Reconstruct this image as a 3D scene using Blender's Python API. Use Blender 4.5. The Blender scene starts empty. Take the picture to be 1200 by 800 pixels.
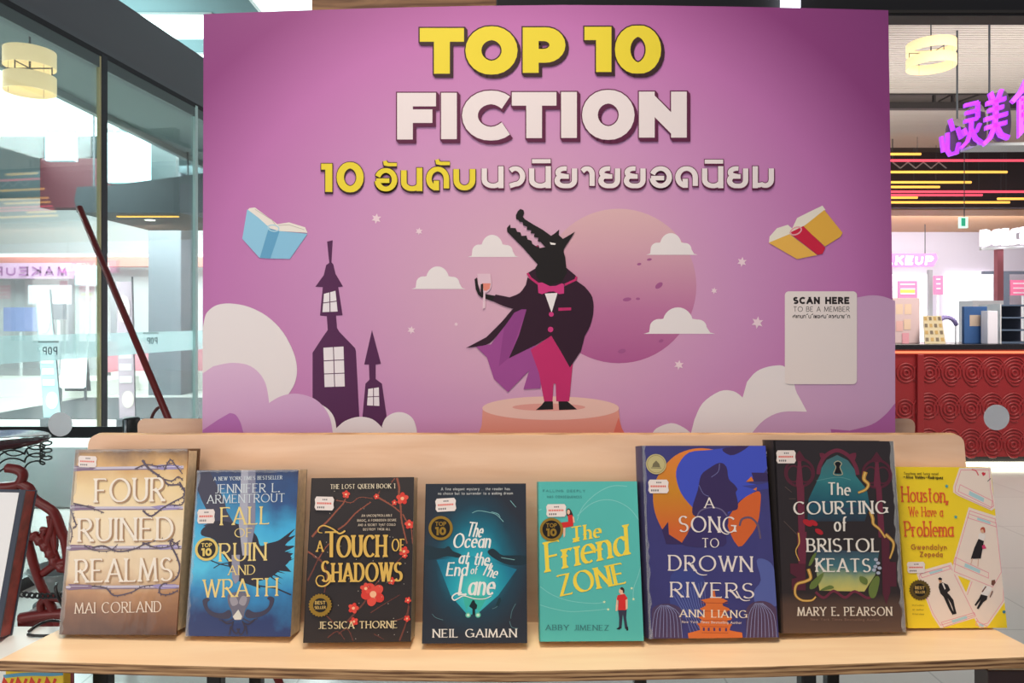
import bpy, bmesh, math, random
import numpy as np
from mathutils import Vector, Matrix
from mathutils.geometry import tessellate_polygon
random.seed(7)
C = bpy.context.scene.collection
sc = bpy.context.scene
R = math.radians

# ------------------------------------------------------------------ camera, world, lights, exposure
F, HY, HC = 860.0, 375.0, 1.349          # focal length (px of a 1200 wide frame), horizon row, eye height
cd = bpy.data.cameras.new('camera'); cam = bpy.data.objects.new('camera', cd); C.objects.link(cam)
cd.sensor_width = 36; cd.lens = F / 1200 * 36; cd.shift_y = -25 / 1200
cam.location = (0, 0, HC); cam.rotation_euler = (R(90), 0, 0); cd.clip_start = .02; cd.clip_end = 80
sc.camera = cam
sc.view_settings.view_transform = 'Standard'; sc.view_settings.look = 'None'
sc.view_settings.exposure = 0.0; sc.view_settings.gamma = 1.0; sc.view_settings.use_curve_mapping = False
w = bpy.data.worlds.new('world'); sc.world = w; w.use_nodes = True
w.node_tree.nodes['Background'].inputs[0].default_value = (.86, .90, 1, 1)
w.node_tree.nodes['Background'].inputs[1].default_value = .22

def area(name, loc, target, sx, sy, power, col):
    l = bpy.data.lights.new(name, 'AREA'); l.shape = 'RECTANGLE'; l.size = sx; l.size_y = sy
    l.energy = power; l.color = col
    o = bpy.data.objects.new(name, l); C.objects.link(o); o.location = loc
    o.rotation_euler = (Vector(target) - Vector(loc)).to_track_quat('-Z', 'Y').to_euler()
    return o
area('bookshop_ceiling_light', (-1.2, -1.4, 3.8), (0, 1.0, 1.1), 1.6, 1.0, 34, (1, .90, .79))      # lamps over the shelves, behind the viewer
area('left_fill', (-2.0, -.6, 1.25), (0, 1.0, 1.05), 1.2, 1.2, 14, (1, .95, .92))  # added low fill, stands for light from the bright left side
sl = bpy.data.lights.new('ledge_fill_spot', 'SPOT'); sl.energy = 125; sl.color = (1, .87, .70); sl.spot_size = R(62); sl.spot_blend = .6; sl.shadow_soft_size = .25
so_ = bpy.data.objects.new('ledge_fill_spot', sl); C.objects.link(so_); so_.location = (-.05, .54, 3.0); so_.rotation_euler = (R(5), 0, 0)            # added spot that brightens the ledge and books, no lamp known there
area('hall_light', (-5.2, 8.5, 3.9), (-5.2, 8.6, 0), 5.0, 7.0, 1500, (.9, 1, 1))                   # hall ceiling beyond the glass
area('hall_front_light', (-6.5, 12.5, 3.6), (-6.0, 15.8, 1.5), 4.0, 1.5, 330, (.95, 1, 1))
area('counter_light', (4.6, 4.6, 3.6), (4.2, 6.7, .7), 2.5, 1.2, 140, (1, .9, .8))
area('shop_light', (8.5, 15.0, 3.1), (8.5, 17.9, 1.6), 6.0, 1.5, 190, (1, .97, 1))
area('slat_light', (6.0, 8.4, 3.0), (6.5, 9.0, 5), 5.0, 3.0, 90, (1, .93, .84))

# ------------------------------------------------------------------ materials
def lin(c): return tuple((v / 12.92 if v <= .04045 else ((v + .055) / 1.055) ** 2.4) for v in (x / 255 for x in c))
MC = {}
def mat(name, c, rough=.5, metal=0, emit=0, coat=0, noise=0, nscale=8, bump=0, bscale=60, alpha=1):
    if name in MC: return MC[name]
    m = bpy.data.materials.new(name); m.use_nodes = True; nt = m.node_tree; b = nt.nodes['Principled BSDF']
    col = lin(c) + (1,)
    b.inputs['Base Color'].default_value = col; b.inputs['Roughness'].default_value = rough
    b.inputs['Metallic'].default_value = metal; b.inputs['Coat Weight'].default_value = coat
    b.inputs['Coat Roughness'].default_value = .12; b.inputs['Alpha'].default_value = alpha
    if emit:
        b.inputs['Emission Color'].default_value = col; b.inputs['Emission Strength'].default_value = emit
    if noise or bump: tc = nt.nodes.new('ShaderNodeTexCoord')
    if noise:
        n = nt.nodes.new('ShaderNodeTexNoise'); n.inputs['Scale'].default_value = nscale; n.inputs['Detail'].default_value = 4
        nt.links.new(tc.outputs['Object'], n.inputs['Vector'])
        r = nt.nodes.new('ShaderNodeValToRGB')
        r.color_ramp.elements[0].position = .3; r.color_ramp.elements[1].position = .7
        r.color_ramp.elements[0].color = tuple(v * (1 - noise) for v in col[:3]) + (1,)
        r.color_ramp.elements[1].color = tuple(min(1, v * (1 + noise)) for v in col[:3]) + (1,)
        nt.links.new(n.outputs['Fac'], r.inputs[0]); nt.links.new(r.outputs[0], b.inputs['Base Color'])
    if bump:
        n2 = nt.nodes.new('ShaderNodeTexNoise'); n2.inputs['Scale'].default_value = bscale; n2.inputs['Detail'].default_value = 3
        nt.links.new(tc.outputs['Object'], n2.inputs['Vector'])
        bp = nt.nodes.new('ShaderNodeBump'); bp.inputs['Strength'].default_value = bump; bp.inputs['Distance'].default_value = .002
        nt.links.new(n2.outputs['Fac'], bp.inputs['Height']); nt.links.new(bp.outputs[0], b.inputs['Normal'])
        if coat: nt.links.new(bp.outputs[0], b.inputs['Coat Normal'])
    MC[name] = m
    return m
def ink(r, g, b, rough=.45): return mat('ink_%d_%d_%d' % (r, g, b), (r, g, b), rough)
def gmat(name, kind, stops, cx=0, cz=0, sx=1, sz=1, noise=0, nscale=10, rough=.4, coat=0, bump=0, ndist=0):
    """printed colour gradient: kind 'z' runs up the sheet, 'radial' runs out from (cx, cz); noise blurs it"""
    m = bpy.data.materials.new(name); m.use_nodes = True; nt = m.node_tree; b = nt.nodes['Principled BSDF']; L = nt.links.new
    b.inputs['Roughness'].default_value = rough; b.inputs['Coat Weight'].default_value = coat; b.inputs['Coat Roughness'].default_value = .1
    tc = nt.nodes.new('ShaderNodeTexCoord'); mp = nt.nodes.new('ShaderNodeVectorMath'); mp.operation = 'SUBTRACT'
    L(tc.outputs['Object'], mp.inputs[0]); mp.inputs[1].default_value = (cx, 0, cz)
    ml = nt.nodes.new('ShaderNodeVectorMath'); ml.operation = 'MULTIPLY'; L(mp.outputs[0], ml.inputs[0]); ml.inputs[1].default_value = (1 / sx, 0, 1 / sz)
    if kind == 'radial':
        f = nt.nodes.new('ShaderNodeVectorMath'); f.operation = 'LENGTH'; L(ml.outputs[0], f.inputs[0]); fac = f.outputs['Value']
    else:
        f = nt.nodes.new('ShaderNodeSeparateXYZ'); L(ml.outputs[0], f.inputs[0]); fac = f.outputs[2 if kind == 'z' else 0]
    if noise:
        n = nt.nodes.new('ShaderNodeTexNoise'); n.inputs['Scale'].default_value = nscale; n.inputs['Detail'].default_value = 5
        n.inputs['Distortion'].default_value = ndist
        L(tc.outputs['Object'], n.inputs['Vector'])
        a = nt.nodes.new('ShaderNodeMath'); a.operation = 'MULTIPLY_ADD'; L(n.outputs['Fac'], a.inputs[0]); a.inputs[1].default_value = noise
        s = nt.nodes.new('ShaderNodeMath'); s.operation = 'SUBTRACT'; L(fac, s.inputs[0]); s.inputs[1].default_value = noise / 2
        L(s.outputs[0], a.inputs[2]); fac = a.outputs[0]
    r = nt.nodes.new('ShaderNodeValToRGB'); e = r.color_ramp.elements
    while len(e) < len(stops): e.new(.5)
    for k, (p, c) in enumerate(stops): e[k].position = p; e[k].color = lin(c) + (1,)
    L(fac, r.inputs[0]); L(r.outputs[0], b.inputs['Base Color'])
    if bump:
        n2 = nt.nodes.new('ShaderNodeTexNoise'); n2.inputs['Scale'].default_value = 35; n2.inputs['Detail'].default_value = 2
        L(tc.outputs['Object'], n2.inputs['Vector'])
        bp = nt.nodes.new('ShaderNodeBump'); bp.inputs['Strength'].default_value = bump; bp.inputs['Distance'].default_value = .003
        L(n2.outputs['Fac'], bp.inputs['Height']); L(bp.outputs[0], b.inputs['Coat Normal'])
    return m
def glass_mat(name, tint, gloss):
    m = bpy.data.materials.new(name); m.use_nodes = True; nt = m.node_tree; nt.nodes.clear(); L = nt.links.new
    o = nt.nodes.new('ShaderNodeOutputMaterial'); mx = nt.nodes.new('ShaderNodeMixShader')
    t = nt.nodes.new('ShaderNodeBsdfTransparent'); t.inputs[0].default_value = tint + (1,)
    g = nt.nodes.new('ShaderNodeBsdfGlossy'); g.inputs['Roughness'].default_value = .02
    lw = nt.nodes.new('ShaderNodeLayerWeight'); lw.inputs[0].default_value = .25
    mm = nt.nodes.new('ShaderNodeMath'); mm.operation = 'MULTIPLY'; mm.inputs[1].default_value = gloss
    L(lw.outputs['Fresnel'], mm.inputs[0]); L(mm.outputs[0], mx.inputs[0]); L(t.outputs[0], mx.inputs[1]); L(g.outputs[0], mx.inputs[2]); L(mx.outputs[0], o.inputs[0])
    return m
def film_mat(name, col, alpha, through=0):
    m = bpy.data.materials.new(name); m.use_nodes = True; nt = m.node_tree; nt.nodes.clear(); L = nt.links.new
    o = nt.nodes.new('ShaderNodeOutputMaterial'); mx = nt.nodes.new('ShaderNodeMixShader'); mx.inputs[0].default_value = alpha
    t = nt.nodes.new('ShaderNodeBsdfTransparent'); p = nt.nodes.new('ShaderNodeBsdfPrincipled')
    p.inputs['Base Color'].default_value = lin(col) + (1,); p.inputs['Roughness'].default_value = .22
    if through:                                              # lets light from behind glow through
        tl_ = nt.nodes.new('ShaderNodeBsdfTranslucent'); tl_.inputs[0].default_value = lin(col) + (1,); m2 = nt.nodes.new('ShaderNodeMixShader'); m2.inputs[0].default_value = through
        L(p.outputs[0], m2.inputs[1]); L(tl_.outputs[0], m2.inputs[2]); p = m2
    L(t.outputs[0], mx.inputs[1]); L(p.outputs[0], mx.inputs[2]); L(mx.outputs[0], o.inputs[0])
    return m
def wood_mat(name, c1, c2, axis='X', rough=.45):
    m = bpy.data.materials.new(name); m.use_nodes = True; nt = m.node_tree; b = nt.nodes['Principled BSDF']; L = nt.links.new
    b.inputs['Roughness'].default_value = rough
    tc = nt.nodes.new('ShaderNodeTexCoord'); mp = nt.nodes.new('ShaderNodeMapping'); L(tc.outputs['Object'], mp.inputs[0])
    mp.inputs['Scale'].default_value = (1.5, 12, 14) if axis == 'X' else (14, 12, 1.5)
    n = nt.nodes.new('ShaderNodeTexNoise'); n.inputs['Scale'].default_value = 2.2; n.inputs['Detail'].default_value = 6; n.inputs['Distortion'].default_value = 1.2
    L(mp.outputs[0], n.inputs['Vector'])
    r = nt.nodes.new('ShaderNodeValToRGB'); r.color_ramp.elements[0].position = .35; r.color_ramp.elements[1].position = .7
    r.color_ramp.elements[0].color = lin(c1) + (1,); r.color_ramp.elements[1].color = lin(c2) + (1,)
    L(n.outputs['Fac'], r.inputs[0]); L(r.outputs[0], b.inputs['Base Color'])
    return m
def ply_edge_mat():
    m = bpy.data.materials.new('plywood_edge'); m.use_nodes = True; nt = m.node_tree; b = nt.nodes['Principled BSDF']; L = nt.links.new
    b.inputs['Roughness'].default_value = .6
    tc = nt.nodes.new('ShaderNodeTexCoord'); sp = nt.nodes.new('ShaderNodeSeparateXYZ'); L(tc.outputs['Object'], sp.inputs[0])
    mu = nt.nodes.new('ShaderNodeMath'); mu.operation = 'MULTIPLY'; mu.inputs[1].default_value = 1300; L(sp.outputs[2], mu.inputs[0])
    si = nt.nodes.new('ShaderNodeMath'); si.operation = 'SINE'; L(mu.outputs[0], si.inputs[0])
    mp = nt.nodes.new('ShaderNodeMapping'); mp.inputs['Scale'].default_value = (6, 6, 160); L(tc.outputs['Object'], mp.inputs[0])
    n = nt.nodes.new('ShaderNodeTexNoise'); n.inputs['Scale'].default_value = 3; n.inputs['Detail'].default_value = 5; L(mp.outputs[0], n.inputs['Vector'])
    ad = nt.nodes.new('ShaderNodeMath'); ad.operation = 'MULTIPLY_ADD'; ad.inputs[1].default_value = .13; L(si.outputs[0], ad.inputs[0]); L(n.outputs['Fac'], ad.inputs[2])
    r = nt.nodes.new('ShaderNodeValToRGB'); e = r.color_ramp.elements; e.new(.5)
    for k, (p, c) in enumerate([(.28, (95, 62, 40)), (.45, (158, 118, 80)), (.68, (205, 165, 120))]): e[k].position = p; e[k].color = lin(c) + (1,)
    L(ad.outputs[0], r.inputs[0]); L(r.outputs[0], b.inputs['Base Color'])
    return m
def tile_mat():
    m = bpy.data.materials.new('floor_tile'); m.use_nodes = True; nt = m.node_tree; b = nt.nodes['Principled BSDF']; L = nt.links.new
    b.inputs['Roughness'].default_value = .16
    tc = nt.nodes.new('ShaderNodeTexCoord'); br = nt.nodes.new('ShaderNodeTexBrick'); br.offset = 0
    L(tc.outputs['Object'], br.inputs['Vector']); br.inputs['Scale'].default_value = 1
    br.inputs['Brick Width'].default_value = .8; br.inputs['Row Height'].default_value = .8; br.inputs['Mortar Size'].default_value = .004
    br.inputs['Color1'].default_value = lin((206, 203, 198)) + (1,); br.inputs['Color2'].default_value = lin((203, 200, 195)) + (1,)
    br.inputs['Mortar'].default_value = lin((182, 180, 176)) + (1,)
    L(br.outputs[0], b.inputs['Base Color'])
    return m

# ------------------------------------------------------------------ geometry helpers
ROOT = {}                                                       # object name -> world matrix of its thing
def P(px, py, Y): return Vector(((px - 600) / F * Y, Y, HC + (HY - py) / F * Y))
class MB:
    def __init__(s): s.v, s.f, s.m, s.ms = [], [], [], []
    def mi(s, m):
        if m not in s.ms: s.ms.append(m)
        return s.ms.index(m)
    def add(s, vs, fs, m):
        o = len(s.v); s.v += [Vector(v) for v in vs]; k = s.mi(m)
        for f in fs: s.f.append([i + o for i in f]); s.m.append(k)
    def box(s, x0, x1, y0, y1, z0, z1, m, M=None):
        vs = [Vector(p) for p in ((x0, y0, z0), (x1, y0, z0), (x1, y1, z0), (x0, y1, z0), (x0, y0, z1), (x1, y0, z1), (x1, y1, z1), (x0, y1, z1))]
        if M is not None: vs = [M @ v for v in vs]
        s.add(vs, [(0, 3, 2, 1), (4, 5, 6, 7), (0, 1, 5, 4), (1, 2, 6, 5), (2, 3, 7, 6), (3, 0, 4, 7)], m)
    def bevbox(s, x0, x1, y0, y1, z0, z1, r, m, M=None, seg=2):
        bm = bmesh.new(); bmesh.ops.create_cube(bm, size=1)
        for v in bm.verts: v.co = Vector(((x0 + x1) / 2 + v.co.x * (x1 - x0), (y0 + y1) / 2 + v.co.y * (y1 - y0), (z0 + z1) / 2 + v.co.z * (z1 - z0)))
        bmesh.ops.bevel(bm, geom=bm.edges[:], offset=r, segments=seg, affect='EDGES', profile=.5)
        s.frombm(bm, m, M)
    def frombm(s, bm, m, M=None):
        bm.verts.index_update()
        s.add([(M @ v.co if M is not None else v.co) for v in bm.verts], [[v.index for v in f.verts] for f in bm.faces], m); bm.free()
    def face(s, pts, m):                                        # any planar outline
        pts = [Vector(p) for p in pts]
        s.add(pts, tessellate_polygon([pts]), m)
    def prism(s, pts, d, m):                                    # outline pushed back by the vector d
        pts = [Vector(p) for p in pts]; n = len(pts); d = Vector(d)
        tr = [tuple(t) for t in tessellate_polygon([pts])]
        s.add(pts + [p + d for p in pts], tr + [tuple(i + n for i in reversed(t)) for t in tr] + [(i, (i + 1) % n, n + (i + 1) % n, n + i) for i in range(n)], m)
    def tube(s, pts, r, m, n=8, closed=False, cap=True):
        pts = [Vector(p) for p in pts]; N = len(pts); rs = r if isinstance(r, (list, tuple)) else [r] * N
        rings = []; up = None
        for i, p in enumerate(pts):
            a = pts[i - 1] if (i or closed) else pts[i]; b = pts[(i + 1) % N] if (i < N - 1 or closed) else pts[i]
            t = (b - a).normalized()
            if up is None: up = t.orthogonal().normalized()
            up = (up - t * up.dot(t)); up = up.normalized() if up.length > 1e-6 else t.orthogonal().normalized()
            q = t.cross(up)
            rings.append([p + (up * math.cos(2 * math.pi * k / n) + q * math.sin(2 * math.pi * k / n)) * rs[i] for k in range(n)])
        vs = [v for g in rings for v in g]; fs = []
        for i in range(N if closed else N - 1):
            j = (i + 1) % N
            for k in range(n): fs.append((i * n + k, i * n + (k + 1) % n, j * n + (k + 1) % n, j * n + k))
        if cap and not closed: fs += [tuple(range(n - 1, -1, -1)), tuple((N - 1) * n + k for k in range(n))]
        s.add(vs, fs, m)
    def lathe(s, prof, c, m, n=32):                              # profile of (radius, z) about a vertical axis
        c = Vector(c); vs = []; fs = []
        for r, z in prof: vs += [c + Vector((r * math.cos(2 * math.pi * k / n), r * math.sin(2 * math.pi * k / n), z)) for k in range(n)]
        for i in range(len(prof) - 1):
            for k in range(n): fs.append((i * n + k, i * n + (k + 1) % n, (i + 1) * n + (k + 1) % n, (i + 1) * n + k))
        s.add(vs, fs, m)
    def build(s, name, parent=None, smooth=False):
        me = bpy.data.meshes.new(name); o = bpy.data.objects.new(name, me); C.objects.link(o)
        Mx = Matrix()
        q = parent
        while q is not None:
            if q.name in ROOT: Mx = ROOT[q.name]; break
            q = q.parent
        if parent is None and getattr(s, 'origin', None) is not None:
            Mx = Matrix.Translation(s.origin); o.matrix_world = Mx; ROOT[o.name] = Mx
        inv = Mx.inverted()
        me.from_pydata([tuple(inv @ v) for v in s.v], [], [tuple(f) for f in s.f])
        for m in s.ms: me.materials.append(m)
        me.polygons.foreach_set('material_index', s.m)
        if smooth: me.polygons.foreach_set('use_smooth', [True] * len(me.polygons))
        me.update()
        if parent is not None: o.parent = parent
        return o
def tag(o, label=None, cat=None, group=None, kind=None):
    if label: o['label'] = label
    if cat: o['category'] = cat
    if group: o['group'] = group
    if kind: o['kind'] = kind
    return o
def thing(name, label, cat, M=(0, 0, 0), group=None):
    o = bpy.data.objects.new(name, None); C.objects.link(o)
    if not isinstance(M, Matrix): M = Matrix.Translation(Vector(M))
    o.matrix_world = M; ROOT[o.name] = M; o.empty_display_size = .05
    return tag(o, label, cat, group)
def struct(mb, name, parent=None, smooth=False):
    o = mb.build(name, parent, smooth)
    if parent is None: o['kind'] = 'structure'
    return o
def smooth_pts(pts, k=5, closed=True):
    out = []; n = len(pts)
    for i in range(n if closed else n - 1):
        if closed: a, b, c, d = (pts[(i + j) % n] for j in (-1, 0, 1, 2))
        else: a, b, c, d = pts[max(i - 1, 0)], pts[i], pts[i + 1], pts[min(i + 2, n - 1)]
        for q in range(k):
            t = q / k
            out.append(tuple(.5 * ((2 * b[e]) + (c[e] - a[e]) * t + (2 * a[e] - 5 * b[e] + 4 * c[e] - d[e]) * t * t + (3 * b[e] - a[e] - 3 * c[e] + d[e]) * t ** 3) for e in range(len(b))))
    if not closed: out.append(tuple(pts[-1]))
    return out
def ell(cx, cy, rx, ry=None, n=36, a0=0, a1=360, rot=0):
    ry = rx if ry is None else ry; c, s = math.cos(R(rot)), math.sin(R(rot)); out = []
    for i in range(n if a1 - a0 == 360 else n + 1):
        t = R(a0 + (a1 - a0) * i / n); x, y = rx * math.cos(t), ry * math.sin(t)
        out.append((cx + x * c - y * s, cy + x * s + y * c))
    return out

# ------------------------------------------------------------------ lettering: every letter is a set of pen strokes
G = {
'A': "0,0 .4,1|.4,1 .8,0|.15,.33 .65,.33", 'B': "0,0 0,1|0,1 .28,1 a.28,.76,.25,.24,90,-90 0,.52|0,.52 .3,.52 a.3,.26,.3,.26,90,-90 0,0",
'C': "a.45,.5,.45,.5,45,315", 'D': "0,0 0,1|0,1 .25,1 a.25,.5,.48,.5,90,-90 0,0", 'E': "0,0 0,1|0,1 .52,1|0,.51 .44,.51|0,0 .55,0",
'F': "0,0 0,1|0,1 .52,1|0,.5 .44,.5", 'G': "a.45,.5,.45,.5,45,325|.84,.08 .84,.45|.55,.45 .84,.45", 'H': "0,0 0,1|.7,0 .7,1|0,.51 .7,.51",
'I': "0,0 0,1", 'J': ".3,1 .3,.2 a.08,.2,.22,.2,0,-120", 'K': "0,0 0,1|0,.42 .6,1|.2,.6 .66,0", 'L': "0,0 0,1|0,0 .5,0",
'M': "0,0 .08,1|.08,1 .45,.1|.45,.1 .82,1|.82,1 .9,0", 'N': "0,0 0,1|0,1 .7,0|.7,0 .7,1", 'O': "a.5,.5,.5,.5,90,450",
'P': "0,0 0,1|0,1 .3,1 a.3,.72,.28,.28,90,-90 0,.44", '\u03c1': "0,0 0,1|0,1 .3,1 a.3,.66,.28,.34,90,-90 0,.32", 'Q': "a.5,.5,.5,.5,90,450|.5,.2 .85,-.12",
'R': "0,0 0,1|0,1 .3,1 a.3,.74,.27,.26,90,-90 0,.48|.25,.48 .62,0", 'S': "a.3,.75,.27,.25,35,270 a.3,.25,.3,.25,90,-145",
'T': "0,1 .7,1|.35,1 .35,0", 'U': "0,1 0,.33 a.33,.33,.33,.33,180,360 .66,1", 'V': "0,1 .38,0|.38,0 .76,1",
'W': "0,1 .27,0|.27,0 .52,.95|.52,.95 .78,0|.78,0 1.05,1", 'X': "0,0 .62,1|0,1 .62,0", 'Y': "0,1 .36,.48|.72,1 .36,.48|.36,.48 .36,0",
'Z': "0,1 .6,1|.6,1 0,0|0,0 .62,0", '0': "a.38,.5,.38,.5,90,450", '1': "0,1 .22,1|.22,1 .22,0", '.': "0,0 0,.06", ',': ".06,.06 0,-.16", "'": "0,1 0,.8", '-': "0,.38 .3,.38",
'a': "a.25,.3,.25,.3,55,330|.5,.62 .5,0", 'b': "0,1 0,0|a.25,.31,.25,.31,155,-155", 'c': "a.27,.31,.27,.31,45,315", 'd': "a.25,.31,.25,.31,40,325|.5,1 .5,0",
'e': ".02,.34 .5,.34 a.26,.31,.25,.31,5,305", 'f': "a.3,.8,.15,.2,60,180 .15,0|0,.6 .34,.6", 'g': "a.25,.31,.25,.31,40,325|.5,.62 .5,-.1 a.26,-.1,.24,.2,0,-150",
'h': "0,1 0,0|0,.35 a.22,.38,.22,.24,180,0 .44,0", 'i': "0,.62 0,0|0,.82 0,.92", 'k': "0,1 0,0|0,.25 .4,.62|.15,.38 .44,0", 'l': "0,1 0,0",
'm': "0,.62 0,0|0,.36 a.19,.4,.19,.22,180,0 .38,0|.38,.36 a.57,.4,.19,.22,180,0 .76,0", 'n': "0,.62 0,0|0,.35 a.22,.38,.22,.24,180,0 .44,0",
'o': "a.27,.31,.27,.31,90,450", 'p': "0,.62 0,-.3|a.25,.31,.25,.31,155,-155", 'r': "0,.62 0,0|0,.38 a.2,.4,.2,.22,180,55", 's': "a.18,.46,.16,.15,35,270 a.18,.16,.18,.16,90,-145",
't': ".14,.88 .14,.14 a.28,.14,.14,.14,180,290|0,.6 .34,.6", 'u': "0,.62 0,.24 a.22,.24,.22,.24,180,360|.44,.62 .44,0", 'v': "0,.62 .24,0|.24,0 .48,.62",
'w': "0,.62 .18,0|.18,0 .36,.58|.36,.58 .54,0|.54,0 .72,.62", 'y': "0,.62 .25,.02|.5,.62 .14,-.3", 'z': "0,.62 .42,.62|.42,.62 0,0|0,0 .44,0",
# Thai, loopless display forms in a unit box
'\u0e19': "0,1 0,.35 a.42,.35,.42,.35,180,310 .78,.18|.8,1 .8,0", '\u0e1a': "0,1 0,.42 a.4,.42,.4,.42,180,360 .8,1", '\u0e27': "a.3,.55,.38,.45,135,-90 0,0",
'\u0e22': "a.36,.77,.32,.23,75,225 .42,.54|a.34,.3,.34,.3,125,270 .5,0 a.5,.34,.3,.34,-90,0 .8,1|.42,.54 .2,.54", '\u0e32': "0,.84 a.28,.66,.3,.34,140,0 .58,0",
'\u0e2d': "a.42,.5,.42,.5,160,-174|.08,.45 .46,.45", '\u0e14': "a.4,.5,.4,.5,255,0 .8,0|.34,.02 .34,.28", '\u0e21': "0,1 0,0|.02,.04 .2,.04 a.5,.36,.3,.34,235,360 .8,1",
'\u0e01': "0,0 0,.5 .1,.62 0,.74 a.4,.6,.4,.4,160,0 .8,0", '\u0e2a': "a.4,.4,.4,.4,200,-20 .8,1|0,.2 .3,.2|.5,.8 .95,1.1", '\u0e41': "0,1 0,0|.35,1 .35,0", '\u0e17': "0,1 0,0|0,.5 a.4,.6,.4,.4,180,0 .8,0",
'\u0e35': "0,1.2 .5,1.4|.5,1.2 .5,1.5", '\u0e40': "0,1 0,0", '\u0e1e': "0,1 .1,0|.1,0 .4,.7|.4,.7 .7,0|.7,0 .8,1", '\u0e04': "0,0 0,.5 a.4,.55,.4,.45,180,0 .8,0|.2,.3 .5,.5", '\u0e23': "0,.85 .5,.8 .5,0 .2,0|.1,1 .5,.9", '\u0e0a': "0,1 .1,0 .5,0 .5,.7|.5,.7 .8,1", '\u0e34': "0,1.25 .5,1.25", '\u0e31': "0,1.35 .1,1.2 .5,1.25",
# Chinese, in a unit box
'\u5fc3': "0,.55 .1,.12|.3,.62 .3,.14 .42,.02 .75,.04 .86,.3|.42,.98 .58,.66|.8,.72 .98,.4",
'\u7075': ".15,1 .8,1|.8,1 .8,.62|.15,.62 .8,.62|.2,.81 .8,.81|.5,.6 .48,.35 .3,.12 0,0|.5,.38 .7,.14 1,0|.12,.45 .25,.28|.9,.48 .72,.3",
'\u7f8e': ".28,1 .38,.84|.72,1 .6,.84|.12,.8 .88,.8|.2,.65 .8,.65|.05,.49 .95,.49|.5,.82 .5,.48|.5,.48 .45,.3 .28,.1 0,0|.08,.32 .92,.32|.52,.3 .7,.1 1,0",
'\u98df': ".5,1 .3,.8 0,.65|.5,1 .7,.8 1,.66|.5,.82 .55,.74|.28,.66 .74,.66|.28,.66 .28,.05 .5,.15|.74,.66 .74,.36|.28,.5 .74,.5|.28,.36 .74,.36|.85,.32 .6,.2|.45,.36 .65,.12 1,0"}
def strokes(ch):
    out = []
    for st in G.get(ch, '').split('|'):
        pts = []; arc = False
        for tk in st.split():
            if tk[0] == 'a':
                cx, cy, rx, ry, a0, a1 = map(float, tk[1:].split(',')); n = max(5, int(abs(a1 - a0) / 15)); arc = True
                q = [(cx + rx * math.cos(R(a0 + (a1 - a0) * i / n)), cy + ry * math.sin(R(a0 + (a1 - a0) * i / n))) for i in range(n + 1)]
                if pts and (Vector(q[0]) - Vector(pts[-1])).length < 1e-3: q = q[1:]
                pts += q
            else: pts.append(tuple(map(float, tk.split(','))))
        if pts: out.append((pts, arc))
    return out
def clip(poly, ax, lim, keep_less):
    out = []
    for i in range(len(poly)):
        a, b = poly[i - 1], poly[i]; ina = (a[ax] <= lim) if keep_less else (a[ax] >= lim); inb = (b[ax] <= lim) if keep_less else (b[ax] >= lim)
        if ina != inb:
            t = (lim - a[ax]) / (b[ax] - a[ax]); out.append((a[0] + (b[0] - a[0]) * t, a[1] + (b[1] - a[1]) * t))
        if inb: out.append(b)
    return out
def sweep(pts, thick, thin, phi=.25):
    """stroke outline quads of a broad pen along pts"""
    n = len(pts)
    if n < 2: return []
    seg = []
    for i in range(n - 1):
        d = Vector(pts[i + 1]) - Vector(pts[i]); seg.append(d.normalized() if d.length else Vector((1, 0)))
    closed = n > 3 and (Vector(pts[0]) - Vector(pts[-1])).length < 1e-4
    L, Rr = [], []
    for i in range(n):
        a = seg[i - 1] if i else (seg[-1] if closed else seg[0]); b = seg[i] if i < n - 1 else (seg[0] if closed else seg[-1])
        t = a + b; t = t.normalized() if t.length > 1e-5 else b
        nn = Vector((-t.y, t.x)); cs = max(.45, nn.dot(Vector((-b.y, b.x))))
        wd = thin + (thick - thin) * abs(math.sin(math.atan2(t.y, t.x) - phi)) if thick != thin else thick
        p = Vector(pts[i]); L.append(p + nn * wd / 2 / cs); Rr.append(p - nn * wd / 2 / cs)
    return [[tuple(L[i]), tuple(Rr[i]), tuple(Rr[i + 1]), tuple(L[i + 1])] for i in range(n - 1)]
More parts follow.
